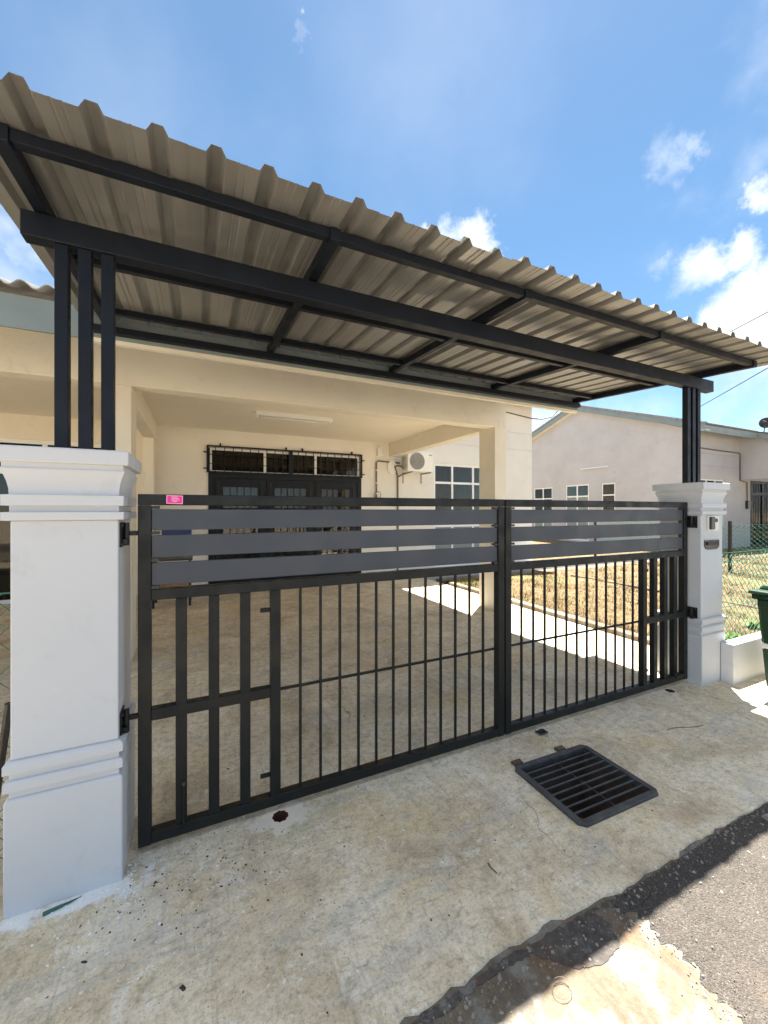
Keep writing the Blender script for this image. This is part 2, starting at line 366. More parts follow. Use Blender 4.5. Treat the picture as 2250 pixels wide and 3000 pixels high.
# ------------------------------------------------------------------ mesh helpers
class MB:
    def __init__(s): s.v = []; s.f = []; s.m = []; s.cur = 0
    def box(s, x0, x1, y0, y1, z0, z1):
        b = len(s.v)
        s.v += [(x0, y0, z0), (x1, y0, z0), (x1, y1, z0), (x0, y1, z0), (x0, y0, z1), (x1, y0, z1), (x1, y1, z1), (x0, y1, z1)]
        for q in ((0, 3, 2, 1), (4, 5, 6, 7), (0, 1, 5, 4), (1, 2, 6, 5), (2, 3, 7, 6), (3, 0, 4, 7)):
            s.f.append(tuple(b + i for i in q)); s.m.append(s.cur)
        return s
    def prism(s, poly, fn, d0, d1):
        """poly: 2-D outline; fn(a, b, d) -> point; extruded from d0 to d1"""
        b = len(s.v); n = len(poly)
        s.v += [fn(p[0], p[1], d0) for p in poly] + [fn(p[0], p[1], d1) for p in poly]
        s.f.append(tuple(range(b + n - 1, b - 1, -1))); s.f.append(tuple(range(b + n, b + 2 * n)))
        for i in range(n): s.f.append((b + i, b + (i + 1) % n, b + n + (i + 1) % n, b + n + i))
        s.m += [s.cur] * (n + 2)
        return s
    def tube(s, pts, r, n=8, cap=True):
        pts = [Vector(p) for p in pts]; rings = []
        for i, p in enumerate(pts):
            d = (pts[min(i + 1, len(pts) - 1)] - pts[max(i - 1, 0)]).normalized()
            a = d.orthogonal().normalized() if i == 0 else (rings[-1][1] - d * rings[-1][1].dot(d)).normalized()
            c = d.cross(a); b = len(s.v)
            rr = r[i] if isinstance(r, (list, tuple)) else r
            s.v += [tuple(p + (a * math.cos(2 * math.pi * k / n) + c * math.sin(2 * math.pi * k / n)) * rr) for k in range(n)]
            rings.append((b, a))
        for (b0, _), (b1, _) in zip(rings, rings[1:]):
            for k in range(n):
                s.f.append((b0 + k, b0 + (k + 1) % n, b1 + (k + 1) % n, b1 + k)); s.m.append(s.cur)
        if cap:
            s.f.append(tuple(rings[0][0] + k for k in reversed(range(n)))); s.f.append(tuple(rings[-1][0] + k for k in range(n))); s.m += [s.cur] * 2
        return s
    def quad(s, *p):
        b = len(s.v); s.v += [tuple(q) for q in p]; s.f.append(tuple(range(b, b + len(p)))); s.m.append(s.cur); return s
    def lathe_sq(s, cx, cy, prof):
        """square 'lathe': prof = [(half, z)] from the bottom up"""
        b = len(s.v)
        for h, z in prof: s.v += [(cx - h, cy - h, z), (cx + h, cy - h, z), (cx + h, cy + h, z), (cx - h, cy + h, z)]
        n = len(prof)
        for i in range(n - 1):
            for k in range(4):
                s.f.append((b + i * 4 + k, b + i * 4 + (k + 1) % 4, b + i * 4 + 4 + (k + 1) % 4, b + i * 4 + 4 + k)); s.m.append(s.cur)
        s.f.append((b + 3, b + 2, b + 1, b)); e = b + (n - 1) * 4; s.f.append((e, e + 1, e + 2, e + 3)); s.m += [s.cur] * 2
        return s

def worldloc(o):
    p = Vector((0, 0, 0))
    while o is not None:
        p += o.location; o = o.parent
    return p
def part(name, mb, mat, parent=None, bevel=0., smooth=False, label=None, kind=None, solid=0.):
    me = bpy.data.meshes.new(name)
    org = worldloc(parent)
    me.from_pydata([tuple(Vector(v) - org) for v in mb.v], [], mb.f)
    mats = mat if isinstance(mat, (list, tuple)) else [mat]
    for k in mats: me.materials.append(M[k])
    if len(mats) > 1: me.polygons.foreach_set('material_index', mb.m)
    if smooth: me.polygons.foreach_set('use_smooth', [True] * len(me.polygons))
    bm_ = bmesh.new(); bm_.from_mesh(me); bmesh.ops.recalc_face_normals(bm_, faces=bm_.faces); bm_.to_mesh(me); bm_.free()
    me.update()
    o = bpy.data.objects.new(name, me); COL.objects.link(o)
    if parent: o.parent = parent
    if bevel:
        m = o.modifiers.new('bevel', 'BEVEL'); m.width = bevel; m.segments = 2; m.limit_method = 'ANGLE'; m.angle_limit = rad(40)
        m.harden_normals = False
    if solid:
        m = o.modifiers.new('solid', 'SOLIDIFY'); m.thickness = solid; m.offset = 0
    if label: o['label'] = label
    if kind: o['kind'] = kind
    return o
def thing(name, label, cat, loc, group=None):
    o = bpy.data.objects.new(name, None); COL.objects.link(o); o.location = loc; o.empty_display_size = .1
    o['label'] = label; o['category'] = cat
    if group: o['group'] = group
    return o
def single(name, mb, mat, label, cat, group=None, **k):
    o = part(name, mb, mat, None, **k); o['label'] = label; o['category'] = cat
    if group: o['group'] = group
    return o
def setting(name, mb, mat, **k):
    return part(name, mb, mat, None, kind='structure', **k)
B = lambda *a: MB().box(*a)
XY = lambda a, b, d: (a, b, d)
XZ = lambda a, b, d: (a, d, b)
YZ = lambda a, b, d: (d, a, b)

# ------------------------------------------------------------------ ground
g0 = MB()
for x0, x1, y0, y1 in ((-300, 300, -300, 1.25), (-300, 300, 2.2, 300), (-300, -1, 1.25, 2.2), (5, 300, 1.25, 2.2)): g0.quad((x0, y0, -.06), (x1, y0, -.06), (x1, y1, -.06), (x0, y1, -.06))
setting('ground', g0, 'earth')
def jag(x0, x1, y, n, amp):
    return [(x0 + (x1 - x0) * i / n, y + random.uniform(-amp, amp)) for i in range(n + 1)]
# driveway slab: grate pit opening, round bolt sockets, broken road edge
GX0, GX1, GY0, GY1 = 1.735, 2.295, 1.362, 1.812
HOLES = [(.386, 2.062, .039), (3.70, 2.062, .036)]
mb = MB()
def sheet(x0, x1, y0, y1, z=0.): mb.quad((x0, y0, z), (x1, y0, z), (x1, y1, z), (x0, y1, z))
YB = 1.20
edge = jag(-3.0, 5.2, 1.082, 190, .012)
edge = [(x, y + .012 * math.sin(x * 2.1) + .010 * math.sin(x * 5.7 + 1)) for x, y in edge]
for (xa, ya), (xb, yb) in zip(edge, edge[1:]):
    mb.quad((xa, ya, 0), (xb, yb, 0), (xb, YB, 0), (xa, YB, 0))
    mb.quad((xa, ya - .010, -.03), (xb, yb - .010, -.03), (xb, yb, 0), (xa, ya, 0))
sheet(-3, 5.2, YB, GY0); sheet(-3, GX0, GY0, GY1); sheet(GX1, 5.2, GY0, GY1); sheet(-3, 5.2, GY1, 1.98)
xs = -3
for hx, hyy, hr in HOLES:
    sheet(xs, hx - .06, 1.98, 2.12)
    n = 24; ring = [(hx + hr * (1 + .08 * math.sin(k * 2.3)) * math.cos(2 * math.pi * k / n), hyy + hr * (1 + .08 * math.sin(k * 2.3)) * math.sin(2 * math.pi * k / n)) for k in range(n)]
    def sq(k):
        c, s_ = math.cos(2 * math.pi * k / n), math.sin(2 * math.pi * k / n); q = max(abs(c), abs(s_)); y = hyy + .058 * s_ / q
        y = 2.12 if s_ / q > .999 else (1.98 if s_ / q < -.999 else hyy + (.058 if s_ > 0 else .082) * s_ / q)
        return (hx + .06 * c / q, y)
    for k in range(n):
        a, b_ = sq(k), sq((k + 1) % n); c, d = ring[(k + 1) % n], ring[k]
        mb.quad((*a, 0), (*b_, 0), (*c, 0), (*d, 0))
    xs = hx + .06
sheet(xs, 5.2, 1.98, 2.12)
sheet(-3, 4.735, 2.12, 4.826)
mb.quad((-3, 4.826, 0), (4.735, 4.826, 0), (4.735, 4.826, -.05), (-3, 4.826, -.05))
mb.quad((4.735, 2.12, 0), (4.735, 4.826, 0), (4.735, 4.826, -.05), (4.735, 2.12, -.05))
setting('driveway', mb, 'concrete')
setting('porch_floor', B(-8, 4.735, 4.834, 8.6, -.05, .002), 'concrete')
for hx, hyy, hr in HOLES:
    mb = MB(); n = 24
    mb.tube([(hx, hyy, -.10), (hx, hyy, -.004)], hr * 1.09, 24, False); mb.quad(*[(hx + hr * 1.08 * math.cos(2 * math.pi * k / n), hyy + hr * 1.08 * math.sin(2 * math.pi * k / n), -.095) for k in range(n)])
    setting('bolt_socket_floor', mb, 'hole')
mb = MB()
mb.box(GX0 - .05, GX0, GY0 - .05, GY1 + .05, -.55, -.003).box(GX1, GX1 + .05, GY0 - .05, GY1 + .05, -.55, -.003)
mb.box(GX0, GX1, GY0 - .05, GY0, -.55, -.003).box(GX0, GX1, GY1, GY1 + .05, -.55, -.003)
setting('drain_floor_wall', mb, 'pit_wall')
mb = MB()
nn = 12
def ph(i, j): return (GX0 + (GX1 - GX0) * i / nn, GY0 + (GY1 - GY0) * j / nn, -.22 + .03 * math.sin(i * .9) * math.cos(j * .7) + .012 * random.random() - .022 * i)
for i in range(nn):
    for j in range(nn): mb.quad(ph(i, j), ph(i + 1, j), ph(i + 1, j + 1), ph(i, j + 1))
setting('drain_floor', mb, 'pit', smooth=True)
# strip of worn concrete in front of the slab and the asphalt road
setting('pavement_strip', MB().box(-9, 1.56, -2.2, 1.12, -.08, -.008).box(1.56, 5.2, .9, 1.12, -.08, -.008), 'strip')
mb = MB()
def patch(pts, z0, z1):
    n = len(pts); b0 = len(mb.v)
    mb.v += [(p[0], p[1], z0) for p in pts] + [(p[0], p[1], z1) for p in pts]
    for i in range(n): mb.f.append((b0 + i, b0 + (i + 1) % n, b0 + n + (i + 1) % n, b0 + n + i)); mb.m.append(0)
    mb.f.append(tuple(b0 + n + i for i in range(n))); mb.m.append(0)
def subdiv(pts, n, amp):
    o = []
    for i in range(len(pts)):
        a, b_ = pts[i], pts[(i + 1) % len(pts)]
        for k in range(n): o.append((a[0] + (b_[0] - a[0]) * k / n + random.uniform(-amp, amp), a[1] + (b_[1] - a[1]) * k / n + random.uniform(-amp, amp)))
    return o
def strip_rows(left, right):
    for (a, b_), (c, d) in zip(zip(left, left[1:]), zip(right, right[1:])): mb.quad(a, c, d, b_)
# main asphalt: left boundary wavers round x = 1.52, far boundary along the slab
lb = [(1.52 + .03 * math.sin(y * 9) + .012 * math.sin(y * 41) + random.uniform(-.02, .02), y) for y in [1.055 - .012 * i for i in range(75)]]
Lf = [(x, y, -.006) for x, y in lb]; Lo = [(x - .012, y, -.010) for x, y in lb]
strip_rows(Lo, Lf); strip_rows(Lf, [(x + .5, y, -.004) for x, y in lb]); strip_rows([(x + .5, y, -.004) for x, y in lb], [(5.2, y, -.004) for x, y in lb])
fe = jag(1.50, 5.2, 1.052, 260, .013)
fe = [(x, y + .012 * math.sin(x * 2.1) + .010 * math.sin(x * 5.7 + 1)) for x, y in fe]
strip_rows([(x, 1.0, -.0035) for x, y in fe], [(x, y, -.0035) for x, y in fe]); strip_rows([(x, y, -.0035) for x, y in fe], [(x, y + .012, -.010) for x, y in fe])
yb = lb[-1][1]
mb.box(1.5, 5.2, -7, yb, -.05, -.004); mb.box(5.2, 80, -7, 1.05, -.05, -.004); mb.box(-80, 1.5, -7, -2.2, -.05, -.006)
setting('road', mb, 'asphalt')
# broken remnants of the old surface lying on the strip
mb = MB()
for pts in ([(1.05, 1.074), (1.22, 1.076), (1.40, 1.068), (1.42, 1.0), (1.385, .935), (1.28, .92), (1.17, .955), (1.10, 1.02)], [(.57, 1.064), (.68, 1.072), (.80, 1.074), (.93, 1.082), (1.05, 1.078), (1.06, 1.05), (.93, 1.058), (.80, 1.05), (.68, 1.038)], [(1.40, 1.066), (1.47, 1.064), (1.56, 1.058), (1.56, 1.03), (1.48, 1.045)]):
    patch(subdiv(pts, 7, .005), -.009, -.0056)
setting('road_patch', mb, 'old_asphalt')
# raised kerb beside the lawn, concrete apron along the house, lawn
mb = MB(); mb.prism([(4.735, -.05), (4.735, .052), (4.745, .062), (4.865, .062), (4.875, .05), (4.875, -.05)], lambda a, b, d: (a, d, b), 2.35, 6.9)
setting('kerb', mb, 'strip')
setting('house_apron_pavement', B(4.735, 16.0, 7.75, 8.6, -.06, .055), 'white_wall')
setting('drain_channel_floor', B(4.88, 16.0, 7.25, 7.62, -.06, .02), 'strip')
mb = MB(); nx, ny = 60, 60
def lh(i, j):
    x = 4.876 + (16.6 - 4.876) * (i / nx) ** 1.4; y = 1.98 + (7.25 - 1.98) * j / ny
    return (x, y, .03 + .018 * math.sin(x * 3.1) * math.cos(y * 2.7) + .01 * random.Random(i * 99 + j).random())
for i in range(nx):
    for j in range(ny): mb.quad(lh(i, j), lh(i + 1, j), lh(i + 1, j + 1), lh(i, j + 1))
setting('lawn', mb, 'lawn', smooth=True)
setting('side_yard_ground', B(8.9, 16.7, 8.6, 26, -.06, .03), 'lawn')
setting('neighbour_yard_ground', B(16.6, 40, 1.98, 8.6, -.06, .03), 'lawn')

# ------------------------------------------------------------------ houses
YW = 8.60
def roof_z(y): return 3.10 + .352 * (y - 3.5)
def wall_cells(mb, fn, a0, a1, z0, z1, holes, d0, d1):
    A = sorted({a0, a1, *[h[0] for h in holes], *[h[1] for h in holes]}); Z = sorted({z0, z1, *[h[2] for h in holes], *[h[3] for h in holes]})
    for p, q in zip(A, A[1:]):
        for r, s_ in zip(Z, Z[1:]):
            ca, cz = (p + q) / 2, (r + s_) / 2
            if any(h[0] < ca < h[1] and h[2] < cz < h[3] for h in holes): continue
            mb.prism([(p, r), (q, r), (q, s_), (p, s_)], fn, d0, d1)
def wave_roof(name, parent, x0, x1, y0, z0, y1, z1, amp=.022, pitch=.146, mat='tile', label=None):
    mb = MB(); n = int((x1 - x0) / pitch * 8); rows = 2
    L_ = math.hypot(y1 - y0, z1 - z0); ny_, nz_ = -(z1 - z0) / L_, (y1 - y0) / L_
    for r in range(rows):
        y, z = (y0, z0) if r == 0 else (y1, z1)
        for i in range(n + 1):
            h = amp * math.sin(2 * math.pi * i / 8)
            mb.v.append((x0 + (x1 - x0) * i / n, y + ny_ * h, z + nz_ * h))
    for i in range(n): mb.f.append((i, i + 1, n + 2 + i, n + 1 + i)); mb.m.append(0)
    return part(name, mb, mat, parent, smooth=True, solid=.009, label=label)
def frame_grid(fn, a0, a1, z0, z1, av, zv, fw, d0, d1, outer=None):
    """window frame with mullions at av and transoms at zv; returns frame mesh and pane cells"""
    o = outer or fw; mb = MB()
    def bx(p, q, r, s_): mb.prism([(p, r), (q, r), (q, s_), (p, s_)], fn, d0, d1)
    bx(a0, a0 + o, z0, z1); bx(a1 - o, a1, z0, z1); bx(a0 + o, a1 - o, z0, z0 + o); bx(a0 + o, a1 - o, z1 - o, z1)
    zz = [z0 + o - fw / 2] + list(zv) + [z1 - o + fw / 2]; aa = [a0 + o - fw / 2] + list(av) + [a1 - o + fw / 2]
    for z in zv: bx(a0 + o, a1 - o, z - fw / 2, z + fw / 2)
    for a in av:
        for r, s_ in zip(zz, zz[1:]): bx(a - fw / 2, a + fw / 2, r + fw / 2, s_ - fw / 2)
    cells = [(p + fw / 2, q - fw / 2, r + fw / 2, s_ - fw / 2) for r, s_ in zip(zz, zz[1:]) for p, q in zip(aa, aa[1:])]
    return mb, cells
def curtain(fn, a0, a1, z0, z1, d, parent, mat='curtain', seed=1):
    mb = MB(); rnd = random.Random(seed); n = max(12, int((a1 - a0) / .028)); b = 0
    for i in range(n + 1):
        a = a0 + (a1 - a0) * i / n; k = .028 * math.sin(i * 1.15 + rnd.uniform(-.5, .5)) + .012 * math.sin(i * .31)
        mb.v += [fn(a, z0, d + k), fn(a, z1, d + k * .7)]
    for i in range(n): mb.f.append((2 * i, 2 * i + 2, 2 * i + 3, 2 * i + 1)); mb.m.append(0)
    return part('curtain', mb, mat, parent, smooth=True)
def window(parent, fn, a0, a1, z0, z1, av, zv, fw=.045, d0=.03, d1=.08, frame='frame_white', panel_rows=(), cmat='curtain', outer=None):
    mb, cells = frame_grid(fn, a0, a1, z0, z1, av, zv, fw, d0, d1, outer)
    w_ = part('window', mb, frame, parent, bevel=.003)
    for c in cells:
        g = MB(); g.prism([(c[0], c[2]), (c[1], c[2]), (c[1], c[3]), (c[0], c[3])], fn, (d0 + d1) / 2 - .003, (d0 + d1) / 2 + .003)
        solid_ = any(r0 < (c[2] + c[3]) / 2 < r1 for r0, r1 in panel_rows)
        part('pane', g, 'panel_green' if solid_ else 'glass', w_)
    curtain(fn, a0 + .02, a1 - .02, z0 + .02, z1 - .02, d1 + .10, w_, cmat, int(a0 * 100))
    return w_

house = thing('house', 'cream single storey house with open car porch behind the black gate', 'house', (1.8, YW, 0))
fnY = lambda a, b, d: (a, YW + d, b)
DX0, DX1, DZ = .207, 3.459, 2.814
mb = MB()
holes = [(DX0, DX1, -.05, DZ), (5.45, 7.35, .10, 2.75)]
wall_cells(mb, fnY, -.86, 8.77, -.05, 3.262, holes, 0, .15)
mb.box(-.86, 8.77, YW, YW + .15, 3.279, 3.737); mb.box(-.86, 8.77, YW, YW + .15, 3.754, 4.62)
mb.box(-.86, 8.77, YW + .016, YW + .15, 3.262, 3.279); mb.box(-.86, 8.77, YW + .016, YW + .15, 3.737, 3.754)
part('wall', mb, 'porch_wall', house)
mb = MB(); mb.prism([(YW + .15, -.05), (18.4, -.05), (18.4, 4.6), (13.5, 6.5), (YW + .15, 4.62)], YZ, 8.62, 8.77)
part('side_wall', mb, 'white_wall', house)
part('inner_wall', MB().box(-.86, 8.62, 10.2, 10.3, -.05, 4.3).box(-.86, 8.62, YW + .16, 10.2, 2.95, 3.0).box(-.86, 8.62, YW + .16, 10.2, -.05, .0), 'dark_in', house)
part('lintel_beam', B(-.86, 4.39, 4.83, 5.03, 2.845, 3.42), 'cream', house, bevel=.006)
part('column', B(4.165, 4.39, 4.83, 5.21, -.03, 2.845), 'cream', house, bevel=.006)
part('column', B(-.86, -.61, 4.83, 5.21, -.03, 2.845), 'cream', house, bevel=.006)
part('column', B(-.86, -.69, 8.15, YW, -.03, 2.845), 'cream', house, bevel=.006)
part('side_beam', B(4.18, 4.38, 5.03, YW, 2.845, 3.16), 'cream', house, bevel=.005)
part('side_beam', B(-.85, -.67, 5.03, YW, 2.845, 3.16), 'cream', house, bevel=.005)
part('ceiling', B(-.67, 4.18, 5.03, YW, 3.16, 3.24), 'ceiling', house)
for x0, x1 in ((4.20, 4.36), (-.84, -.70)):
    mb = MB(); mb.prism([(5.03, 3.24), (YW, 3.24), (YW, roof_z(YW) - .10), (5.03, roof_z(5.03) - .10)], YZ, x0, x1)
    part('gable_infill', mb, 'cream', house)
wave_roof('roof', house, -.75, 4.44, 3.47, roof_z(3.47), 13.55, roof_z(13.55))
wave_roof('roof', house, 4.44, 9.1, 7.95, roof_z(7.95), 13.55, roof_z(13.55))
wave_roof('roof', house, -.75, 9.1, 13.55, roof_z(13.55), 19.2, roof_z(13.55) - .352 * 5.65)
part('fascia', B(-.745, 4.41, 3.555, 3.58, 2.835, 3.045), 'fascia', house, bevel=.003)
part('eave_batten', B(-.745, 4.415, 3.562, 3.605, 2.805, 2.835), 'cream', house)
part('fascia', B(4.45, 9.1, 7.99, 8.015, 4.40, 4.62), 'fascia', house)
mb = MB(); mb.prism([(3.58, 2.84), (3.58, 3.07), (7.99, roof_z(7.99) - .04), (7.99, roof_z(7.99) - .25)], YZ, 4.39, 4.415)
part('barge_board', mb, 'fascia', house)

# sliding grille door of the house
door = part('door_frame', frame_grid(fnY, DX0, DX1, .0, 2.30, [], [], .05, -.02, .06, .10)[0], 'steel_navy', house, bevel=.003)
for k in range(3):
    a0 = DX0 + .10 + k * 1.0175; a1 = a0 + 1.0175
    mb, cells = frame_grid(fnY, a0 + .003, a1 - .003, .102, 2.198, [], [1.05], .06, .0, .045, .17)
    lf = part('door_leaf', mb, 'steel_navy', house, bevel=.003)
    for c in cells:
        g = MB(); g.prism([(c[0], c[2]), (c[1], c[2]), (c[1], c[3]), (c[0], c[3])], fnY, .02, .026); part('pane', g, 'glass', lf)
    g = MB(); nb = 5
    for i in range(1, nb): 
        a = a0 + .17 + (a1 - a0 - .34) * i / nb; g.prism([(a - .006, .28), (a + .006, .28), (a + .006, 2.03), (a - .006, 2.03)], fnY, .002, .014)
    for z in (.45, .62, .80, 1.25, 1.45, 1.65, 1.85):
        g.prism([(a0 + .174, z - .006), (a1 - .174, z - .006), (a1 - .174, z + .006), (a0 + .174, z + .006)], fnY, -.010, .001)
    part('door_grille', g, 'steel_navy', lf)
    for s_ in (0, 1):
        g = MB(); xx = a0 + .05 if s_ == 0 else a1 - .12
        g.prism([(xx, .15), (xx + .07, .15), (xx + .07, 2.15), (xx, 2.15)], fnY, -.016, -.001); part('stile_panel', g, 'gate_black', lf)
curtain(fnY, DX0 + .1, DX1 - .1, .12, 2.2, .22, door, 'curtain', 5)
part('threshold', B(DX0, DX1, YW - .05, YW + .2, -.02, .03), 'tiles_in', house)
fan = window(house, fnY, DX0 + .03, DX1 - .03, 2.315, DZ - .01, [1.30, 2.39], [], .05, .04, .09, outer=.04)
g = MB()
x0, x1, z0, z1 = DX0 - .03, DX1 + .01, 2.305, DZ + .03
for b_ in ((x0, x0 + .035, z0, z1), (x1 - .035, x1, z0, z1), ((x0 + x1) / 2 - .04, (x0 + x1) / 2 + .04, z0 + .03, z1 - .03)): g.box(b_[0], b_[1], YW - .055, YW - .02, b_[2], b_[3])
g.box(x0 + .035, x1 - .035, YW - .055, YW - .02, z1 - .03, z1); g.box(x0 + .035, x1 - .035, YW - .055, YW - .02, z0, z0 + .03)
for i in range(1, 20):
    a = x0 + (x1 - x0) * i / 20
    if i != 10: g.box(a - .007, a + .007, YW - .045, YW - .031, z0 + .03, z1 - .03)
for z in (z0 + .18, z0 + .36): g.box(x0 + .035, x1 - .035, YW - .030, YW - .019, z - .006, z + .006)
for a in (x0 + .25, x0 + 1.55, x0 + 1.9, x1 - .25): g.box(a - .015, a + .015, YW - .05, YW - .001, z1, z1 + .05)
for z in (z0 + .08, z0 + .40): g.box(x0 - .06, x0, YW - .05, YW - .001, z - .01, z + .01); g.box(x1, x1 + .06, YW - .05, YW - .001, z - .01, z + .01)
part('fanlight_grille', g, 'steel_navy', house)
window(house, fnY, 5.45, 7.35, .10, 2.75, [6.03, 6.70], [1.15, 2.265], .055, .03, .085, panel_rows=[(.1, 1.15)], cmat='curtain_grey')

# adjoining house of the row
row = thing('house', 'adjoining cream terrace house beside the left gate pillar with white framed windows', 'house', (-4, YW, 0))
mb = MB(); wall_cells(mb, fnY, -9, -.865, -.05, 4.6, [(-4.4, -1.35, -.05, 2.75)], 0, .15); part('wall', mb, 'cream', row)
part('lintel_beam', B(-9, -.865, 4.83, 5.03, 2.845, 3.42), 'cream', row, bevel=.006)
part('ceiling', B(-9, -.865, 5.03, YW, 3.16, 3.24), 'ceiling', row)
part('fascia', B(-9, -.755, 3.555, 3.58, 2.815, 3.045), 'fascia', row, bevel=.003)
wave_roof('roof', row, -9, -.76, 3.47, roof_z(3.47), 13.55, roof_z(13.55))
wave_roof('roof', row, -9, -.76, 13.55, roof_z(13.55), 19.2, roof_z(13.55) - .352 * 5.65)
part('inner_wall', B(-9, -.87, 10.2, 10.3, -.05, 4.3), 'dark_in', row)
window(row, fnY, -4.4, -1.35, .0, 2.75, [-3.4, -2.35], [2.2], .07, .03, .09)

# detached neighbour on the right
nb = thing('house', 'off white gabled house across the dry lawn with small windows', 'house', (18.5, YW, 0))
XN = 16.7
fnX = lambda a, b, d: (XN + d, a, b)
mb = MB()
nh = [(14.98, 16.24, .10, 2.75), (12.85, 14.17, .10, 2.80), (11.55, 12.22, 1.45, 2.78)]
wall_cells(mb, fnX, YW, 18.4, -.05, 4.6, nh, 0, .15)
mb.prism([(YW, 4.6), (18.4, 4.6), (13.5, 6.52)], fnX, 0, .15)
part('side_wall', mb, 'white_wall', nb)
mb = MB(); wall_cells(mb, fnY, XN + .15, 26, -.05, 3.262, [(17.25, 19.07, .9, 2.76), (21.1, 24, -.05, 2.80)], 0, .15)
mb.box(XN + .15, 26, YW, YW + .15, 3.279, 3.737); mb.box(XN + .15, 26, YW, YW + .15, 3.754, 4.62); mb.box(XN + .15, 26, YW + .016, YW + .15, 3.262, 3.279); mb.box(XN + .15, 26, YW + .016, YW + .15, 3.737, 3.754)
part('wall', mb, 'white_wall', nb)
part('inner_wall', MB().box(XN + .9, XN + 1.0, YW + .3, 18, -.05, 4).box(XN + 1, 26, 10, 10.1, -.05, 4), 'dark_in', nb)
window(nb, fnX, 14.98, 16.24, .10, 2.75, [15.61], [1.2, 2.16], .06, .03, .09, panel_rows=[(.1, 1.2)])
window(nb, fnX, 12.85, 14.17, .10, 2.80, [13.51], [2.22], .07, .03, .09, panel_rows=[(.1, 2.2)])
window(nb, fnX, 11.55, 12.22, 1.45, 2.78, [], [2.24], .06, .03, .09)
window(nb, fnY, 17.25, 19.07, .9, 2.76, [17.86, 18.46], [2.2], .05, .03, .09)
wave_roof('roof', nb, 16.38, 20.1, 7.95, roof_z(7.95), 13.5, roof_z(13.5), .022, .146)
wave_roof('roof', nb, 20.1, 27, 3.47, roof_z(3.47), 13.5, roof_z(13.5))
wave_roof('roof', nb, 16.38, 27, 13.5, roof_z(13.5), 18.9, roof_z(13.5) - .352 * 5.4)
zr = roof_z(13.5)
for ya, yb_ in ((7.97, 13.5), (18.9, 13.5)):
    za = zr - .352 * abs(ya - 13.5); mb = MB()
    mb.prism([(ya, za - .26), (yb_, zr - .26), (yb_, zr - .03), (ya, za - .03)], YZ, 16.39, 16.42); part('barge_board', mb, 'fascia', nb)
    mb = MB(); mb.prism([(ya, za - .25), (yb_, zr - .25), (yb_, zr - .22), (ya, za - .22)], YZ, 16.42, XN); part('soffit', mb, 'cream', nb)
    mb = MB(); nst = 30                                            # verge tiles laid in courses show as a stepped edge
    for i in range(nst):
        t0 = i / nst; t1 = (i + .92) / nst; y0, y1 = ya + (yb_ - ya) * t0, ya + (yb_ - ya) * t1; q0, q1 = za + (zr - za) * t0, za + (zr - za) * t1
        mb.prism([(y0, q0 - .03), (y1, q1 - .03), (y1, q1 + .025), (y0, q0 + .05)], YZ, 16.36, 16.55)
    part('verge_tiles', mb, 'tile', nb, kind='stuff')
part('fascia', B(16.42, 20.1, 7.985, 8.01, 4.38, 4.62), 'fascia', nb)
mb = MB(); mb.prism([(3.5, 2.84), (3.5, 3.07), (7.985, roof_z(7.985) - .04), (7.985, roof_z(7.985) - .25)], YZ, 20.08, 20.105); part('barge_board', mb, 'fascia', nb)
part('side_beam', B(20.3, 20.5, 5.03, YW, 2.80, 3.16), 'white_wall', nb)
mb = MB(); mb.prism([(5.03, 3.16), (YW, 3.16), (YW, roof_z(YW) - .10), (5.03, roof_z(5.03) - .10)], YZ, 20.3, 20.5); part('gable_infill', mb, 'white_wall', nb)
part('column', B(20.28, 20.5, 4.83, 5.2, -.03, 2.85), 'white_wall', nb); part('lintel_beam', B(20.28, 26, 4.83, 5.03, 2.85, 3.42), 'white_wall', nb)
mb, cells = frame_grid(fnY, 21.1, 24, 0, 2.8, [22.1, 23.1], [2.25], .12, -.02, .05)
dl = part('door_frame', mb, 'steel_navy', nb)
for c in cells:
    g = MB(); g.prism([(c[0], c[2]), (c[1], c[2]), (c[1], c[3]), (c[0], c[3])], fnY, .02, .026); part('pane', g, 'glass', dl)
    g = MB()
    for i in range(1, 6):
        a = c[0] + (c[1] - c[0]) * i / 6; g.box(a - .01, a + .01, YW - .01, YW + .01, c[2], c[3])
    part('door_grille', g, 'steel_navy', dl)
mb = MB(); mb.tube([(17.2, YW - .03, 3.93), (18.2, YW - .03, 3.91), (20.12, YW - .03, 3.90), (20.2, YW - .03, 3.86), (20.2, YW - .03, 2.78), (20.75, YW - .03, 2.72), (20.78, YW - .03, 1.95)], .022, 6); part('conduit', mb, 'conduit', nb)
part('switch_box', B(20.68, 20.92, YW - .09, YW, 1.62, 1.95), 'black_plastic', nb)

# ------------------------------------------------------------------ fixtures on the houses
lamp = thing('ceiling_light', 'white fluorescent batten fixed under the car porch ceiling', 'light fitting', (1.5, 6.7, 3.16))
part('base', B(.87, 2.15, 6.65, 6.75, 3.095, 3.16), 'frame_white', lamp, bevel=.004)
part('tube', MB().tube([(.92, 6.70, 3.075), (2.10, 6.70, 3.075)], .014, 10), 'white_plastic', lamp, smooth=True)
for x in (.89, 2.11): part('lamp_holder', B(x - .018, x + .018, 6.682, 6.718, 3.055, 3.095), 'white_plastic', lamp)
part('lead', MB().tube([(.87, 6.70, 3.14), (.72, 6.70, 3.145), (.70, 6.70, 3.16)], .012, 6), 'white_plastic', lamp)
l2 = thing('wall_light', 'white fluorescent batten on the gable wall of the neighbouring house', 'light fitting', (XN, 12.57, 3.5))
part('base', B(XN - .05, XN, 11.88, 13.27, 3.49, 3.55), 'frame_white', l2); part('tube', MB().tube([(XN - .075, 11.95, 3.51), (XN - .075, 13.2, 3.51)], .02, 8), 'white_plastic', l2)

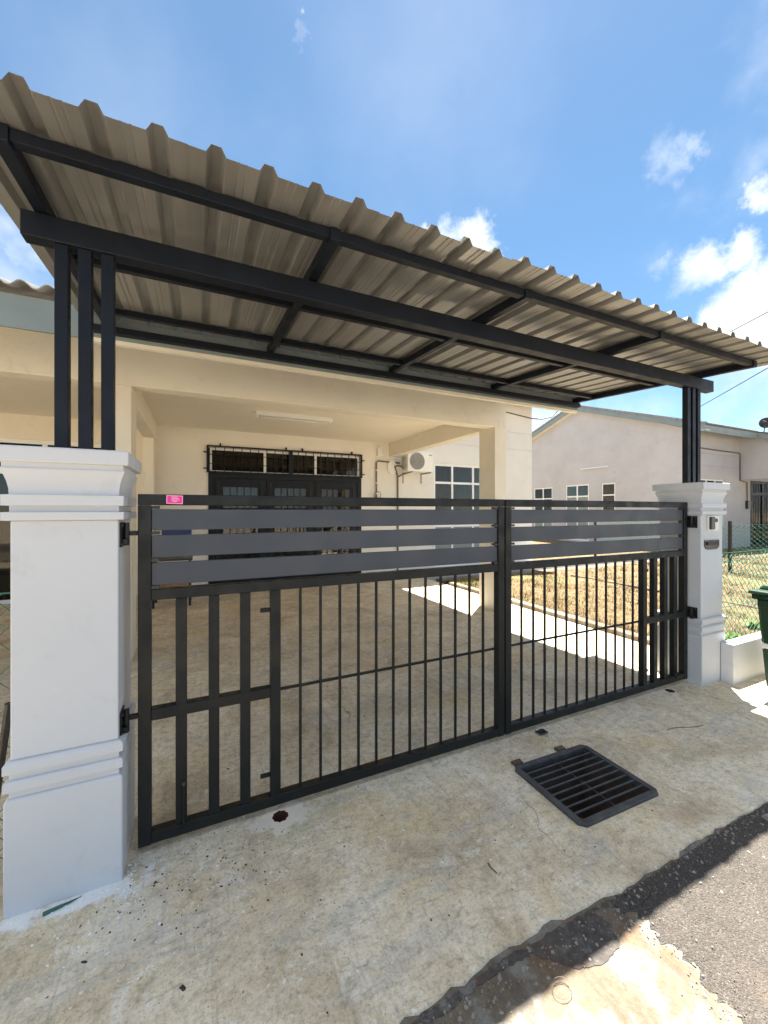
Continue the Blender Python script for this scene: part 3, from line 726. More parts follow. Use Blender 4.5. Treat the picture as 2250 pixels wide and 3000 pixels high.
ac = thing('air_conditioner', 'white outdoor air conditioner unit on wall brackets beside the window', 'air conditioner', (4.82, 8.40, 2.45))
AX0, AX1, AY0, AY1, AZ0, AZ1 = 4.46, 5.15, 8.16, 8.42, 2.47, 2.96
part('casing', B(AX0, AX1, AY0, AY1, AZ0, AZ1), 'white_plastic', ac, bevel=.012)
fc = (AX0 + .245, (AZ0 + AZ1) / 2); mb = MB()
for r in [.03 + .0236 * k for k in range(8)]:
    pts = [(fc[0] + r * math.cos(2 * math.pi * k / 28), AY0 - .010, fc[1] + r * math.sin(2 * math.pi * k / 28)) for k in range(29)]; mb.tube(pts, .0045, 5, False)
for k in range(8):
    a = 2 * math.pi * k / 8; mb.tube([(fc[0] + .03 * math.cos(a), AY0 - .012, fc[1] + .03 * math.sin(a)), (fc[0] + .205 * math.cos(a), AY0 - .012, fc[1] + .205 * math.sin(a))], .004, 5)
fg = part('fan_grille', mb, 'grille_grey', ac)
part('fan_opening', MB().prism([(fc[0] + .20 * math.cos(2 * math.pi * k / 32), fc[1] + .20 * math.sin(2 * math.pi * k / 32)) for k in range(32)], XZ, AY0 - .004, AY0 + .01), 'grille_grey', ac)
part('badge', B(AX1 - .13, AX1 - .04, AY0 - .003, AY0 + .002, AZ1 - .10, AZ1 - .075), 'grille_grey', ac)
for x in (AX0 + .08, AX1 - .10): part('bracket', MB().box(x, x + .035, AY0 - .02, YW, AZ0 - .03, AZ0).box(x, x + .035, YW - .012, YW, AZ0 - .25, AZ0 - .03), 'grille_grey', ac)
part('valve_cover', B(AX0 - .05, AX0, AY1 - .17, AY1 - .03, AZ0 + .06, AZ0 + .36), 'grille_grey', ac, bevel=.01)
mb = MB(); mb.tube([(AX0 - .04, 8.33, 2.58), (4.33, 8.42, 2.62), (4.30, 8.52, 2.60), (4.36, 8.56, 2.48), (4.40, 8.57, 2.38), (4.40, 8.575, .05)], .022, 8); mb.tube([(4.40, 8.57, 2.36), (4.48, 8.5, 2.42), (4.62, 8.40, 2.46)], .016, 6)
part('pipe', mb, 'conduit', ac, smooth=True)
part('pipe_wrap', MB().prism([(4.24 + .12 * math.cos(2 * math.pi * k / 20), 2.58 + .17 * math.sin(2 * math.pi * k / 20)) for k in range(20)], XZ, 8.54, 8.598), 'white_plastic', ac, label='pale foam ring round the pipe hole')
jb = thing('junction_box', 'small white junction box on the porch wall above the air conditioner pipe', 'junction box', (3.92, YW, 2.84))
part('cover', B(3.855, 3.985, YW - .07, YW - .02, 2.83, 3.03), 'white_plastic', jb, bevel=.008); part('back_plate', B(3.865, 3.975, YW - .02, YW, 2.84, 3.02), 'white_plastic', jb); part('lead', MB().tube([(3.92, YW - .03, 3.03), (3.92, YW - .03, 3.16)], .012, 6), 'white_plastic', jb)
tap = thing('water_pipe', 'grey water pipe with wall tap beside the black sliding door', 'pipe', (3.83, YW, 1.8))
part('pipe', MB().tube([(4.45, YW - .04, 2.70), (3.87, YW - .04, 2.72), (3.83, YW - .04, 2.68), (3.83, YW - .04, 1.80)], .019, 8), 'conduit', tap, smooth=True)
for z in (2.5, 2.2, 1.95): part('clip', B(3.80, 3.86, YW - .062, YW - .0, z - .012, z + .012), 'white_plastic', tap)
part('tap', MB().tube([(3.83, YW - .04, 1.81), (3.83, YW - .14, 1.80), (3.83, YW - .17, 1.75)], .022, 8).box(3.68, 3.98, YW - .11, YW - .08, 1.80, 1.825), 'conduit', tap)
mb = MB(); mb.tube([(3.83 + .09 * math.cos(k * .45), YW - .10, 1.91 + .09 * math.sin(k * .45)) for k in range(15)], .008, 5); part('hose_loop', mb, 'conduit', tap)

cb = MB(); cb.tube([(4.6, YW - .02, 4.40), (6.3, YW - .02, 4.34), (7.9, YW - .02, 4.28), (8.75, YW - .03, 4.20), (9.1, YW - .06, 4.21), (9.45, YW - .12, 4.30), (9.65, YW - .16, 4.50), (9.55, YW - .2, 4.85)], .016, 6)
single('wall_cable', cb, 'conduit', 'loose dark cable looping from the house wall beneath the eave', 'cable', smooth=True)

# ------------------------------------------------------------------ gate pillars
def pillar(cx, label):
    cy = 2.182
    r = thing('gate_pillar', label, 'gate pillar', (cx, cy, 0), 'white pillars of the driveway gate')
    h = .176
    part('plinth', MB().lathe_sq(cx, cy, [(.193, -.04), (.193, .435), (.184, .447)]), 'white_paint', r, bevel=.006)
    part('base_moulding', MB().lathe_sq(cx, cy, [(.180, .447), (.179, .474), (.194, .476), (.194, .508), (.188, .516), (.179, .518), (.179, .543), (.195, .545), (.195, .578), (.186, .588), (.177, .590)]), 'white_paint', r, bevel=.002)
    part('shaft', MB().lathe_sq(cx, cy, [(h, .590), (h, 1.519)]), 'white_paint', r, bevel=.005)
    part('neck_moulding', MB().lathe_sq(cx, cy, [(.182, 1.519), (.198, 1.5205), (.198, 1.552), (.178, 1.5535), (.178, 1.577), (.198, 1.5785), (.198, 1.620), (.181, 1.6215), (.180, 1.623)]), 'white_paint', r, bevel=.002)
    part('cove', MB().lathe_sq(cx, cy, [(.179, 1.623), (.180, 1.645), (.184, 1.67), (.191, 1.695), (.201, 1.718), (.201, 1.724), (.196, 1.726), (.196, 1.746)]), 'white_paint', r)
    part('cap', MB().lathe_sq(cx, cy, [(.208, 1.746), (.218, 1.748), (.218, 1.803), (.213, 1.808)]), 'white_paint', r, bevel=.004)
    return r
PL, PR = -.476, 4.238
pillar(PL, 'left gate pillar in white paint with paint splashes at its foot')
rp = pillar(PR, 'right gate pillar in white paint with a bell and letter slot')
mb = MB(); sl = [(4.11, 1.29), (4.345, 1.29), (4.345, 1.235), (4.325, 1.212), (4.295, 1.205), (4.16, 1.205), (4.13, 1.212), (4.11, 1.235)]
mb.prism(sl, XZ, 1.998, 2.0045); part('letter_slot', mb, 'black_plastic', rp)
mb = MB(); mb.prism([(4.135, 1.275), (4.32, 1.275), (4.32, 1.245), (4.135, 1.245)], XZ, 1.990, 1.9975); part('slot_flap', mb, 'steel_navy', rp)
db = thing('doorbell', 'white doorbell plate with black rain cover on the right gate pillar', 'doorbell', (4.236, 2.0, 1.38))
part('plate', B(4.148, 4.325, 1.990, 2.0055, 1.375, 1.508), 'white_plastic', db, bevel=.004)
part('cover', B(4.160, 4.228, 1.972, 1.990, 1.386, 1.500), 'black_plastic', db, bevel=.008)
part('button', MB().prism([(4.275 + .018 * math.cos(k * .42), 1.468 + .018 * math.sin(k * .42)) for k in range(15)], XZ, 1.984, 1.990), 'black_plastic', db)

# ------------------------------------------------------------------ gate
def gate_leaf(mir, label):
    X = (lambda x: x) if not mir else (lambda x: 3.788 - x)
    def bx(mb, x0, x1, *r):
        a, b = sorted((X(x0), X(x1))); return mb.box(a, b, *r)
    r = thing('gate_leaf', label, 'gate', (X(-.24), 2.12, .03), 'leaves of the black driveway gate')
    G0, G1 = 2.094, 2.144
    bv = .003
    part('top_rail', bx(MB(), -.24, 1.889, G0, G1, 1.583, 1.633), 'gate_black', r, bevel=bv)
    part('hinge_stile', bx(MB(), -.24, -.188, G0, G1, .033, 1.582), 'gate_black', r, bevel=bv)
    part('meeting_stile', bx(MB(), 1.837, 1.889, G0, G1, .033, 1.582), 'gate_black', r, bevel=bv)
    part('bottom_rail', bx(MB(), -.1875, 1.8365, G0 + .001, G1 - .001, .036, .088), 'gate_black', r, bevel=bv)
    part('middle_rail', bx(MB(), -.1875, 1.8365, G0 + .001, G1 - .001, 1.147, 1.197), 'gate_black', r, bevel=bv)
    for z0, z1 in ((1.467, 1.564), (1.342, 1.444), (1.214, 1.317)): part('slat', bx(MB(), -.187, 1.836, G0 + .012, G0 + .027, z0, z1), 'slat_grey', r, bevel=.002)
    for z in (1.573, 1.4555, 1.3295, 1.2055):
        for xa, xb in ((-.187, -.155), (1.804, 1.836)): part('slat_clip', bx(MB(), xa, xb, G0 + .006, G0 + .035, z - .007, z + .007), 'black_plastic', r)
    part('inner_stile', bx(MB(), .345, .395, G0 + .0015, G1 - .0015, .0885, 1.1465), 'gate_black', r, bevel=bv)
    part('short_rail', bx(MB(), -.1875, .3445, G0 + .002, G1 - .002, .597, .649), 'gate_black', r, bevel=bv)
    for x in (-.065, .077, .222): part('bar', bx(MB(), x - .024, x + .024, G0 + .004, G1 - .004, .0885, 1.1465), 'gate_black', r, bevel=bv)
    for k in range(12):
        x = .502 + .1112 * k; part('thin_bar', bx(MB(), x - .0065, x + .0065, G0 + .018, G0 + .031, .0885, 1.1465), 'gate_black', r)
    part('thin_rail', bx(MB(), .3955, 1.8365, G0 + .032, G0 + .044, .612, .625), 'gate_black', r)
    for z in (1.045, .192):
        m_ = bx(MB(), .295, .345, G0 + .02, G0 + .03, z - .012, z + .012); part('bolt_bracket', m_, 'gate_black', r, bevel=.008)
    part('drop_bolt', MB().tube([(X(-.055), G0 - .006, .07), (X(-.055), G0 - .006, .27)], .006, 8), 'gate_black', r)
    part('bolt_tip', MB().tube([(X(-.055), G0 - .006, .271), (X(-.055), G0 - .006, .285)], .007, 8), 'cast_iron', r)
    for z in (1.455, .632):
        hx = -.274 if mir else -.2995
        m_ = MB(); bx(m_, hx, hx + .007, 2.032, 2.118, z - .055, z + .052); bx(m_, hx + .007, hx + .028, 2.05, 2.09, z - .045, z - .02)
        hg = part('hinge', m_, 'gate_black', r, bevel=.002)
        part('hinge_arm', bx(MB(), hx + .008, -.2405, 2.086, 2.108, z - .008, z + .012), 'gate_black', hg, bevel=.002)
        part('hinge_pin', MB().tube([(X(hx + .020), 2.072, z - .05), (X(hx + .020), 2.072, z + .05)], .011, 10), 'gate_black', hg)
        for q in (-.045, .04): part('bolt_head', MB().tube([(X(hx + .006), 2.045, z + q), (X(hx + .012), 2.045, z + q)], .006, 8), 'cast_iron', hg)
    return r
gate_leaf(False, 'left leaf of the black steel gate with a pink sticker on its rail')
gate_leaf(True, 'right leaf of the black steel gate hung on the pillar with the bell')
st = thing('sticker', 'small pink sticker with pale print on the top rail of the gate', 'sticker', (-.093, 2.093, 1.59))
part('border', MB().prism([(-.127, 1.5905), (-.059, 1.588), (-.058, 1.628), (-.126, 1.630)], XZ, 2.0915, 2.0932), 'pink_pale', st)
part('film', MB().prism([(-.1235, 1.5935), (-.0625, 1.5915), (-.0615, 1.6245), (-.1225, 1.6265)], XZ, 2.0906, 2.0913), 'pink', st)
mb = MB()
for x0, x1, z in ((-.107, -.080, 1.621), (-.104, -.074, 1.614), (-.108, -.072, 1.607), (-.100, -.082, 1.600)):
    mb.prism([(x0, z - .0022), (x1, z - .0012), (x1, z + .0022), (x0, z + .0012)], XZ, 2.0899, 2.0904)
part('print', mb, 'pink_pale', st)

# ------------------------------------------------------------------ canopy over the gate
SL = .07
def zr_(y): return 2.82 + SL * (y - 2.155)                     # underside of the rafters
canopy = thing('canopy', 'corrugated grey metal canopy on black posts over the gate', 'canopy', (1.9, 2.165, 1.808))
for px in (PL, PR):
    for k in (-1, 0, 1):
        x = px + .031 + .083 * k if px < 0 else px - .01 + .083 * k
        part('post', B(x - .024, x + .024, 2.142, 2.190, 1.806, 2.706), 'steel_navy', canopy, bevel=.003)
part('beam', B(-.662, 4.535, 2.130, 2.202, 2.706, 2.811), 'steel_navy', canopy, bevel=.004)
RX = [-.595, .575, 1.75, 3.03, 4.345]
def sloped(mb, x0, x1, y0, y1, zlo, zhi): return mb.prism([(y0, zr_(y0) + zlo), (y1, zr_(y1) + zlo), (y1, zr_(y1) + zhi), (y0, zr_(y0) + zhi)], YZ, x0, x1)
for x in RX: part('rafter', sloped(MB(), x - .025, x + .025, 1.735, 3.553, 0, .056), 'steel_navy', canopy, bevel=.003)
for y in (1.745, 2.55, 3.27):
    for xa, xb in zip(RX, RX[1:]):
        part('purlin', sloped(MB(), xa + .0255, xb - .0255, y, y + .045, .012, .0545), 'steel_navy', canopy, bevel=.002)
part('ledger', B(-.70, 4.40, 3.502, 3.553, 2.862, 2.914), 'steel_navy', canopy, bevel=.003)
def sheet_mesh(x0, n, y0, y1, dz):
    """trapezoid ribs 185 mm apart"""
    prof = [(x0, 0)]
    for i in range(n):
        c = x0 + .0925 + .185 * i
        prof += [(c - .036, 0), (c - .033, .002), (c - .017, .032), (c + .017, .032), (c + .033, .002), (c + .036, 0)]
        if i < n - 1: prof += [(c + .0725, .0), (c + .078, .002), (c + .084, 0), (c + .101, 0), (c + .107, .002), (c + .1125, 0)]
    prof.append((x0 + .185 * n, 0))
    mb = MB(); rows = [y0, y0 + .2, 1.77, 2.2, 2.57, 2.9, y1]
    for y in rows:
        for k, (x, z) in enumerate(prof): mb.v.append((x, y, zr_(y) + .060 + z + dz + .002 * math.sin(x * 7 + y * 5)))
    q = len(prof)
    for r in range(len(rows) - 1):
        for i in range(q - 1): mb.f.append((r * q + i, r * q + i + 1, (r + 1) * q + i + 1, (r + 1) * q + i)); mb.m.append(0)
    return mb
for k in range(7):
    part('roof_sheet', sheet_mesh(-.768 + .74 * k, 4 if k < 6 else 5, 1.552 + .004 * (k % 3), 3.548, .0012 * (k % 2)), 'zinc', canopy, solid=.0012)
mb = MB()
for k in range(29):
    for y in (1.765, 2.57, 3.29):
        x = -.6755 + .185 * k
        if x < 4.5: mb.tube([(x, y, zr_(y) + .095), (x, y, zr_(y) + .104)], .007, 6)
part('roof_screws', mb, 'cast_iron', canopy, kind='stuff')

# ------------------------------------------------------------------ drain grate
gr = thing('drain_grate', 'dark steel drain grate set in the concrete in front of the gate', 'drain cover', (2.015, 1.587, 0))
g = MB(); ox0, ox1, oy0, oy1, fw = 1.712, 2.318, 1.336, 1.838, .036
def ring(z): 
    c = .03
    return [(ox0 + c, oy0, z), (ox1 - c, oy0, z), (ox1, oy0 + c, z), (ox1, oy1 - c, z), (ox1 - c, oy1, z), (ox0 + c, oy1, z), (ox0, oy1 - c, z), (ox0, oy0 + c, z)]
def iring(z):
    a, b_, c_, d = ox0 + fw, ox1 - fw, oy0 + fw, oy1 - fw
    return [(a + .001, c_, z), (b_ - .001, c_, z), (b_, c_ + .001, z), (b_, d - .001, z), (b_ - .001, d, z), (a + .001, d, z), (a, d - .001, z), (a, c_ + .001, z)]
R0, R1, I0, I1 = ring(-.0), ring(.012), iring(-.02), iring(.014)
sh = [(x + (ox0 + ox1 - 2 * x) * .012, y + (oy0 + oy1 - 2 * y) * .012, .0155) for x, y, z in R1]
for i in range(8):
    j = (i + 1) % 8
    g.quad(R0[i], R0[j], R1[j], R1[i]); g.quad(R1[i], R1[j], sh[j], sh[i]); g.quad(sh[i], sh[j], I1[j], I1[i]); g.quad(I1[i], I1[j], I0[j], I0[i])
part('frame', g, 'cast_iron', gr)
for k in range(8):
    y = oy0 + fw + (oy1 - oy0 - 2 * fw) * (k + 1) / 9
    part('bar', B(ox0 + fw - .004, ox1 - fw + .004, y - .0048, y + .0048, .003, .0115), 'cast_iron', gr, bevel=.002)
part('cross_rod', MB().tube([(2.03, oy0 + fw, -.022), (2.03, oy1 - fw, -.022)], .005, 8), 'cast_iron', gr)
for x in (1.775, 2.13):
    m_ = MB(); m_.box(x - .03, x + .028, oy1 + .001, oy1 + .03, .0, .018).tube([(x - .035, oy1 + .03, .012), (x + .03, oy1 + .03, .012)], .009, 8)
    part('hinge_lug', m_, 'rust', gr)
gr.rotation_euler = (0, 0, rad(-1.6))

# ------------------------------------------------------------------ low wall, bin, fences
single('low_wall', B(4.335, 15.5, 1.885, 1.985, -.05, .357), 'white_paint', 'low white wall running on from the right gate pillar behind the bin', 'wall', bevel=.006)

bn = thing('wheelie_bin', 'dark green wheelie bin with a white band standing by the low wall', 'bin', (4.64, 1.53, 0))
def tap_box(x0, x1, y0, y1, X0, X1, Y0, Y1, z0, z1):
    mb = MB(); mb.v = [(x0, y0, z0), (x1, y0, z0), (x1, y1, z0), (x0, y1, z0), (X0, Y0, z1), (X1, Y0, z1), (X1, Y1, z1), (X0, Y1, z1)]
    mb.f = [(0, 3, 2, 1), (4, 5, 6, 7), (0, 1, 5, 4), (1, 2, 6, 5), (2, 3, 7, 6), (3, 0, 4, 7)]; mb.m = [0] * 6; return mb
BX, BY = 4.64, 1.53
part('body', tap_box(BX - .20, BX + .20, BY - .18, BY + .18, BX - .255, BX + .255, BY - .225, BY + .225, .03, .82), 'bin_green', bn, bevel=.025)
part('rim', B(BX - .275, BX + .275, BY - .245, BY + .245, .79, .835), 'bin_green', bn, bevel=.008)
ld = part('lid', tap_box(BX - .325, BX + .29, BY - .255, BY + .255, BX - .315, BX + .285, BY - .245, BY + .245, .842, .872), 'bin_green', bn, bevel=.008)
part('lid_step', tap_box(BX - .20, BX + .27, BY - .23, BY + .23, BX - .18, BX + .24, BY - .20, BY + .20, .8725, .915), 'bin_green', ld, bevel=.012)
part('handle', MB().tube([(BX + .29, BY - .2, .83), (BX + .36, BY - .2, .85), (BX + .36, BY + .2, .85), (BX + .29, BY + .2, .83)], .015, 8), 'bin_green', bn)
part('corner_lip', B(BX - .285, BX - .250, BY - .20, BY + .20, .73, .79), 'bin_green', bn, bevel=.006)
def band(z0, z1):
    f = lambda z: ((.20 + .055 * (z - .03) / .79) + .0025, (.18 + .045 * (z - .03) / .79) + .0025)
    a, c = f(z0); d, e = f(z1); return tap_box(BX - a, BX + a, BY - c, BY + c, BX - d, BX + d, BY - e, BY + e, z0, z1)
part('band', band(.36, .43), 'tape', bn, bevel=.02)
for y in (BY - .21, BY + .17):
    w_ = part('wheel', MB().tube([(BX + .22, y, .10), (BX + .22, y + .05, .10)], .10, 20), 'black_plastic', bn)
    part('hub', MB().tube([(BX + .22, y - .004, .10), (BX + .22, y + .054, .10)], .035, 12), 'bin_green', w_)

def chain_mesh(p0, p1, h0, h1, cell, r, slack=.0):
    """diamond mesh: two families of slanted wires between the points, from height h0 to h1"""
    mb = MB(); p0, p1 = Vector(p0), Vector(p1); Lg = (p1 - p0).length; H = h1 - h0; d = (p1 - p0) / Lg; nrm = Vector((-d.y, d.x, 0))
    n = int((Lg + H) / cell)
    for fam in (1, -1):
        for i in range(n + 1):
            s0 = i * cell - (H if fam == 1 else 0); z0, z1 = 0., H
            s1 = s0 + fam * H
            if fam == -1: s1 = s0 - H
            a, b_ = (s0, 0.), (s1, H)
            pts = []
            for k in range(9):
                t = k / 8; s_ = a[0] + (b_[0] - a[0]) * t
                if -1e-6 <= s_ <= Lg + 1e-6:
                    sag = slack * math.sin(s_ * 1.7) * (t)
                    pts.append(p0 + d * s_ + Vector((0, 0, h0 + H * t - abs(sag))) + nrm * (slack * math.sin(s_ * 2.3 + t * 3) * .5 + fam * r))
            if len(pts) > 1: mb.tube(pts, r, 3, False)
    return mb
f1 = thing('chain_link_fence', 'green chain link fence behind the low wall and the bin', 'fence', (8, 2.25, 0))
part('wire_mesh', chain_mesh((4.45, 2.26, 0), (11.9, 2.26, 0), .03, 1.12, .085, .0030, .03), 'fence_green', f1, kind='stuff')
for z in (1.12, 1.03, .55): part('line_wire', MB().tube([(4.42 + 7.5 * k / 10, 2.262, z - .012 * math.sin(k * 1.3)) for k in range(11)], .0032, 5), 'fence_green', f1)
for x in (7.9, 11.9): part('post', B(x - .025, x + .025, 2.27, 2.32, -.05, 1.25), 'fence_post', f1)
f2 = thing('chain_link_fence', 'green wire fence dividing the dry lawn from the next house', 'fence', (11.95, 9, 0))
part('wire_mesh', chain_mesh((11.94, 2.3, 0), (11.94, 8.9, 0), .03, 1.22, .11, .0045, .03), 'fence_green', f2, kind='stuff')
for z in (1.22, .62): part('line_wire', MB().tube([(11.95, 2.3 + 6.6 * k / 8, z) for k in range(9)], .004, 5), 'fence_green', f2)
for y in (5.27, 8.95, 12.6): part('post', B(11.91, 11.97, y - .03, y + .03, -.05, 1.29), 'fence_post', f2)
f3 = thing('chain_link_fence', 'green chain link fence with a leaning black post beside the left pillar', 'fence', (-2.5, 2.25, 0))
part('wire_mesh', chain_mesh((-4.5, 2.26, 0), (-.66, 2.26, 0), .05, 1.2, .085, .0022, .02), 'fence_green', f3, kind='stuff')
part('line_wire', MB().tube([(-4.5, 2.262, 1.2), (-.66, 2.262, 1.2)], .004, 5), 'fence_green', f3)
part('post', MB().tube([(-.80, 2.18, -.05), (-.685, 2.10, .78)], .014, 8), 'fence_post', f3)

# ------------------------------------------------------------------ porch furniture, cables
tb = thing('side_table', 'small wooden rack with black legs beside the porch wall', 'table', (-.30, 7.45, 0))
for x in (-.62, -.10):
    for y in (7.25, 7.70): part('leg', B(x - .018, x + .018, y - .018, y + .018, 0, .76), 'black_plastic', tb)
part('top', B(-.66, -.06, 7.21, 7.74, .745, .775), 'black_plastic', tb); part('shelf', B(-.60, -.12, 7.27, 7.68, .24, .265), 'wood', tb); part('back_panel', B(-.595, -.12, 7.255, 7.265, .27, .50), 'wood', tb)
single('meter_plate', B(-.55, -.08, 7.9, 7.93, 1.07, 1.24), 'blue', 'dark blue panel standing on the wooden rack in the porch', 'panel', bevel=.004)
part('stand', B(-.33, -.30, 7.70, 7.93, .775, 1.08), 'black_plastic', None)
bpy.data.objects['stand'].parent = tb; bpy.data.objects['stand'].location = -worldloc(tb)

def catenary(a, b, sag, n=24):
    a, b = Vector(a), Vector(b); return [tuple(a.lerp(b, k / n) + Vector((0, 0, -sag * 4 * (k / n) * (1 - k / n)))) for k in range(n + 1)]
single('power_line', MB().tube(catenary((17.9, 10.8, 7.52), (12.1, -.7, 7.52), .05), .013, 5), 'cable', 'upper overhead wire crossing the cloudy sky above the canopy corner', 'overhead wire', 'overhead wires beside the canopy')
single('power_line', MB().tube(catenary((20.6, 10.8, 6.0), (9.0, -1.1, 6.02), .04), .014, 5), 'cable', 'lower overhead wire running behind the canopy beam end', 'overhead wire', 'overhead wires beside the canopy')
ds = thing('satellite_dish', 'dark round dish above the eave of the gabled house', 'satellite dish', (20.4, 7.8, 4.6))
mb = MB(); c0 = Vector((20.28, 7.78, 4.98)); ax = Vector((-.92, -.36, .12)).normalized(); u = ax.orthogonal().normalized(); v_ = ax.cross(u)
for r in range(5):
    rr = .21 * r / 4
    for k in range(20): mb.v.append(tuple(c0 + (u * math.cos(k * math.pi / 10) + v_ * math.sin(k * math.pi / 10)) * rr + ax * (.08 * (r / 4) ** 2)))
for r in range(4):
    for k in range(20): mb.f.append((r * 20 + k, r * 20 + (k + 1) % 20, (r + 1) * 20 + (k + 1) % 20, (r + 1) * 20 + k)); mb.m.append(0)
part('dish', mb, 'black_plastic', ds, smooth=True, solid=.01); part('mast', MB().tube([(20.4, 7.9, 4.55), (20.38, 7.85, 4.98), tuple(c0)], .018, 8), 'black_plastic', ds)
part('feed_arm', MB().tube([tuple(c0 - u * .2), tuple(c0 + ax * .25)], .01, 6), 'black_plastic', ds)

# ------------------------------------------------------------------ small stuff on the ground
def blob(mb, x, y, z, r, h, rnd, n=7, sy=1.):
    ang = rnd.uniform(0, 6.3); pts = []
    for k in range(n):
        a = 2 * math.pi * k / n; q = r * rnd.uniform(.65, 1.15); px, py = q * math.cos(a), q * math.sin(a) * sy
        pts.append((x + px * math.cos(ang) - py * math.sin(ang), y + px * math.sin(ang) + py * math.cos(ang)))
    b = len(mb.v); mb.v += [(*p, z) for p in pts] + [(x + (p[0] - x) * .6, y + (p[1] - y) * .6, z + h) for p in pts]
    for k in range(n): mb.f.append((b + k, b + (k + 1) % n, b + n + (k + 1) % n, b + n + k)); mb.m.append(0)
    mb.f.append(tuple(b + n + k for k in range(n))); mb.m.append(0)
rnd = random.Random(11); mb = MB()
for k in range(230):                       # dark drips, thickest by the left end of the gate
    if k < 150: x, y = rnd.gauss(.02, .22), rnd.gauss(1.90, .12)
    else: x, y = rnd.uniform(-.6, 3.4), rnd.uniform(1.15, 2.06)
    if x < -.27 and y > 1.9: continue
    if GX0 - .06 < x < GX1 + .06 and GY0 - .06 < y < GY1 + .06: continue
    if y > 2.09: continue
    blob(mb, x, y, 0, rnd.choice((.0025, .0035, .0045, .006)), .0015, rnd, 6, rnd.uniform(.5, 1))
for x, y, r in ((-.351, 1.685, .011), (-.041, 1.457, .014), (-.157, 1.918, .010), (.62, 1.75, .006), (.45, 1.55, .005)): blob(mb, x, y, 0, r, .002, rnd, 8, .6)
part('drip_stains', mb, 'dark_spot', None, kind='stuff')
mb = MB()
for k in range(170):
    if k < 110:
        t = rnd.random(); x, y = (-.75 + .48 * t, 1.985 - abs(rnd.gauss(0, .022))) if rnd.random() < .7 else (-.27 + abs(rnd.gauss(0, .03)), rnd.uniform(1.85, 2.09))
    else: x, y = rnd.gauss(-.3, .25), rnd.gauss(1.8, .15)
    if x < -.28 and y > 1.988: continue
    blob(mb, x, y, 0, rnd.uniform(.002, .008), rnd.uniform(.001, .004), rnd, 6, rnd.uniform(.5, 1))
part('paint_chips', mb, 'chip', None, kind='stuff')
mb = MB()
for k in range(900):
    x = rnd.uniform(.55, 3.2); y = (1.066 if x > 1.5 else 1.03) + rnd.gauss(-.02, .03)
    if k % 6 == 0: y = rnd.uniform(.45, 1.03); x = 1.52 + rnd.gauss(-.01, .035)
    z = -.004 if x > 1.53 else -.0078
    if y > 1.062 + .01 * math.sin(x * 5.7 + 1): continue
    if rnd.random() < .25: x, y, z = rnd.uniform(1.6, 3.0), rnd.uniform(.55, 1.0), -.004
    blob(mb, x, y, z, rnd.choice((.002, .0025, .003, .004, .006, .009)), rnd.uniform(.002, .006), rnd, 6, rnd.uniform(.6, 1))
part('road_chippings', mb, 'stone', None, kind='stuff')
mb = MB()
for k in range(60): 
    x, y = rnd.uniform(-.3, 4.4), rnd.uniform(2.3, 7.5); blob(mb, x, y, 0.002 if y > 4.83 else 0, rnd.uniform(.004, .014), .003, rnd, 6, rnd.uniform(.3, .8))
part('porch_litter_gravel', mb, 'dark_spot', None, kind='stuff')
st_ = MB(); blob(st_, 2.62, .985, -.006, .055, .022, random.Random(4), 9, .6)
single('stone', st_, 'stone', 'flat pale lump of concrete at the asphalt edge near the shadow line', 'stone', bevel=.004)
lw = thing('snack_wrapper', 'crumpled dark wrapper lying by the foot of the gate', 'wrapper', (2.174, 2.045, 0))
mb = MB(); n = 5
def wp(i, j): 
    r_ = random.Random(i * 17 + j); return (2.145 + .014 * i + r_.uniform(-.004, .004), 2.02 + .012 * j + r_.uniform(-.004, .004), .004 + r_.random() * .014)
for i in range(n):
    for j in range(n): mb.quad(wp(i, j), wp(i + 1, j), wp(i + 1, j + 1), wp(i, j + 1))
part('foil', mb, 'black_plastic', lw)
mb = MB(); mb.tube([(-.535, 1.945, .004), (-.49, 1.952, .007), (-.45, 1.962, .005), (-.42, 1.972, .004)], [.008, .006, .0035, .001], 6)
single('plastic_strip', mb, 'teal', 'dark teal plastic strip on the paint splashes by the left pillar', 'litter')
mb = MB(); mb.tube([(1.075 + .033 * math.cos(k * .5) * (1 + .04 * k / 10), .925 + .026 * math.sin(k * .5), -.0065 + .0012 * k) for k in range(17)], .0010, 5)
single('wire_loop', mb, 'conduit', 'thin wire loop on the worn concrete at the shadow edge', 'wire')
mb = MB(); mb.tube([(1.165, 1.34, .003), (1.160, 1.365, .004), (1.163, 1.395, .003)], .0022, 5); single('twig', mb, 'dark_spot', 'short dark twig on the concrete between grate and road', 'twig')
mb = MB(); mb.tube([(3.02 + .05 * k, 1.70 - .012 * k + .01 * math.sin(k), .003) for k in range(7)], .0018, 5); single('twig', mb, 'dark_spot', 'long thin twig on the concrete beyond the grate', 'twig')

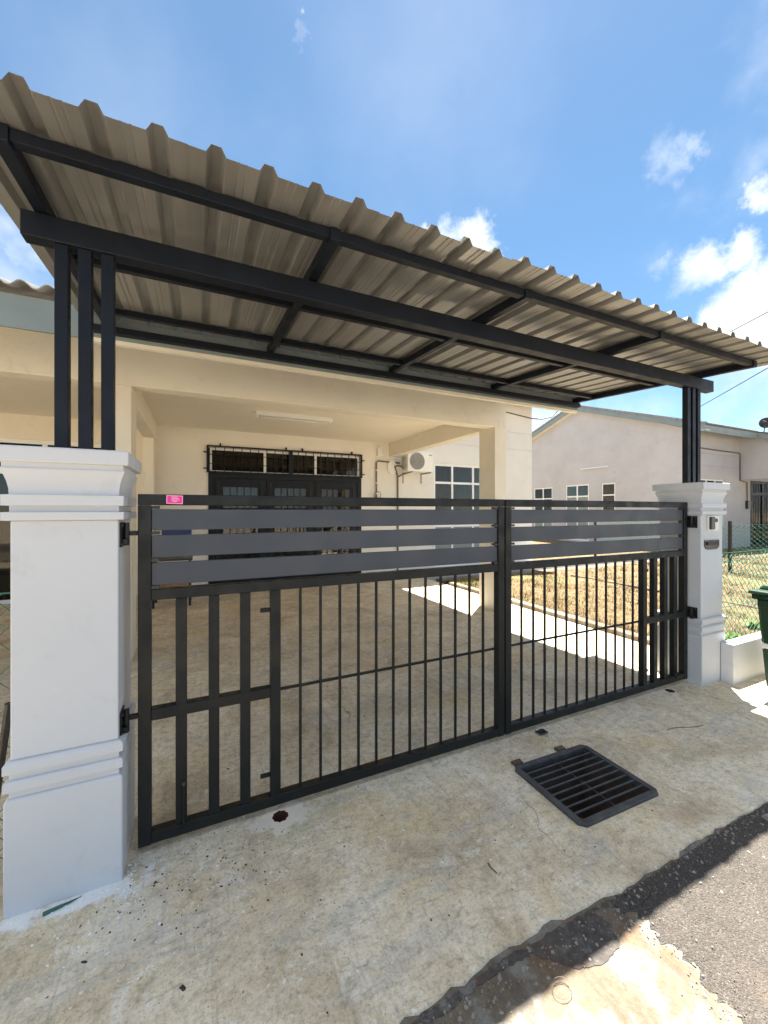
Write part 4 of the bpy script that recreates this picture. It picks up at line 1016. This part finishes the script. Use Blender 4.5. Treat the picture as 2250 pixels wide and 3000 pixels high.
# dry grass of the lawn
rnd = random.Random(3); mb = MB()
V, Fc = mb.v, mb.f
tufts = [(4.88 + 11.0 * rnd.random() ** 1.8, rnd.uniform(2.0, 7.22), rnd.uniform(.04, .16), rnd.uniform(.5, 1.7)) for _ in range(900)]
for k in range(36000):
    u = rnd.random(); x = 4.9 + 11.0 * u ** 1.8; y = rnd.uniform(2.0, 7.22); hs = .8
    if k % 5 < 3:
        tx, ty, tr, hs = tufts[rnd.randrange(900)]; x, y = max(4.868, tx + rnd.gauss(0, tr)), ty + rnd.gauss(0, tr); u = min(1, max(0, (x - 4.9) / 11)) ** .55
        if not 2.0 < y < 7.24: continue
    if 2.24 < y < 2.28: continue
    a = rnd.uniform(0, 6.28); h = rnd.uniform(.02, .075) * hs; wd = rnd.uniform(.002, .0048) * (1 + u)
    lx, ly = rnd.uniform(-.05, .05), rnd.uniform(-.05, .05); c, s_ = math.cos(a) * wd, math.sin(a) * wd
    b = len(V); z = .025
    V.extend([(x - c, y - s_, z), (x + c, y + s_, z), (x + lx, y + ly, z + h)]); Fc.append((b, b + 1, b + 2)); mb.m.append(0)
part('dry_grass', mb, 'blade', None, kind='stuff')
def weed(x, y, n, size, label, seed):
    rn = random.Random(seed); mb = MB()
    for k in range(n):
        a = rn.uniform(0, 6.28); l = size * rn.uniform(.5, 1.2); e = rn.uniform(.3, 1.2)
        bx_, by_ = x + rn.gauss(0, size * .45), y + rn.gauss(0, size * .3); d = Vector((math.cos(a) * math.cos(e), math.sin(a) * math.cos(e), math.sin(e)))
        sd = Vector((-math.sin(a), math.cos(a), 0)) * l * .13; p = Vector((bx_, by_, .03))
        mb.quad(p, p + d * l * .5 + sd, p + d * l + Vector((0, 0, -l * .12)), p + d * l * .5 - sd)
    single('weed', mb, 'leaf', label, 'weed')
weed(5.55, 2.42, 90, .16, 'green leafy weed growing behind the low wall beside the right pillar', 5)
weed(6.5, 2.6, 60, .14, 'small green weed in the dry grass behind the bin', 8)
mb = MB(); mb.tube([(7.8, 3.54, .06), (9.2, 4.0, .06), (6.6, 2.5, .05)][0:2], .03, 8)
single('ground_pipe', MB().tube([(7.82, 2.3, .05), (7.82, 3.6, .05), (7.85, 6.5, .05)], .025, 8), 'strip', 'pale pipe lying in the dry grass behind the low wall', 'pipe')
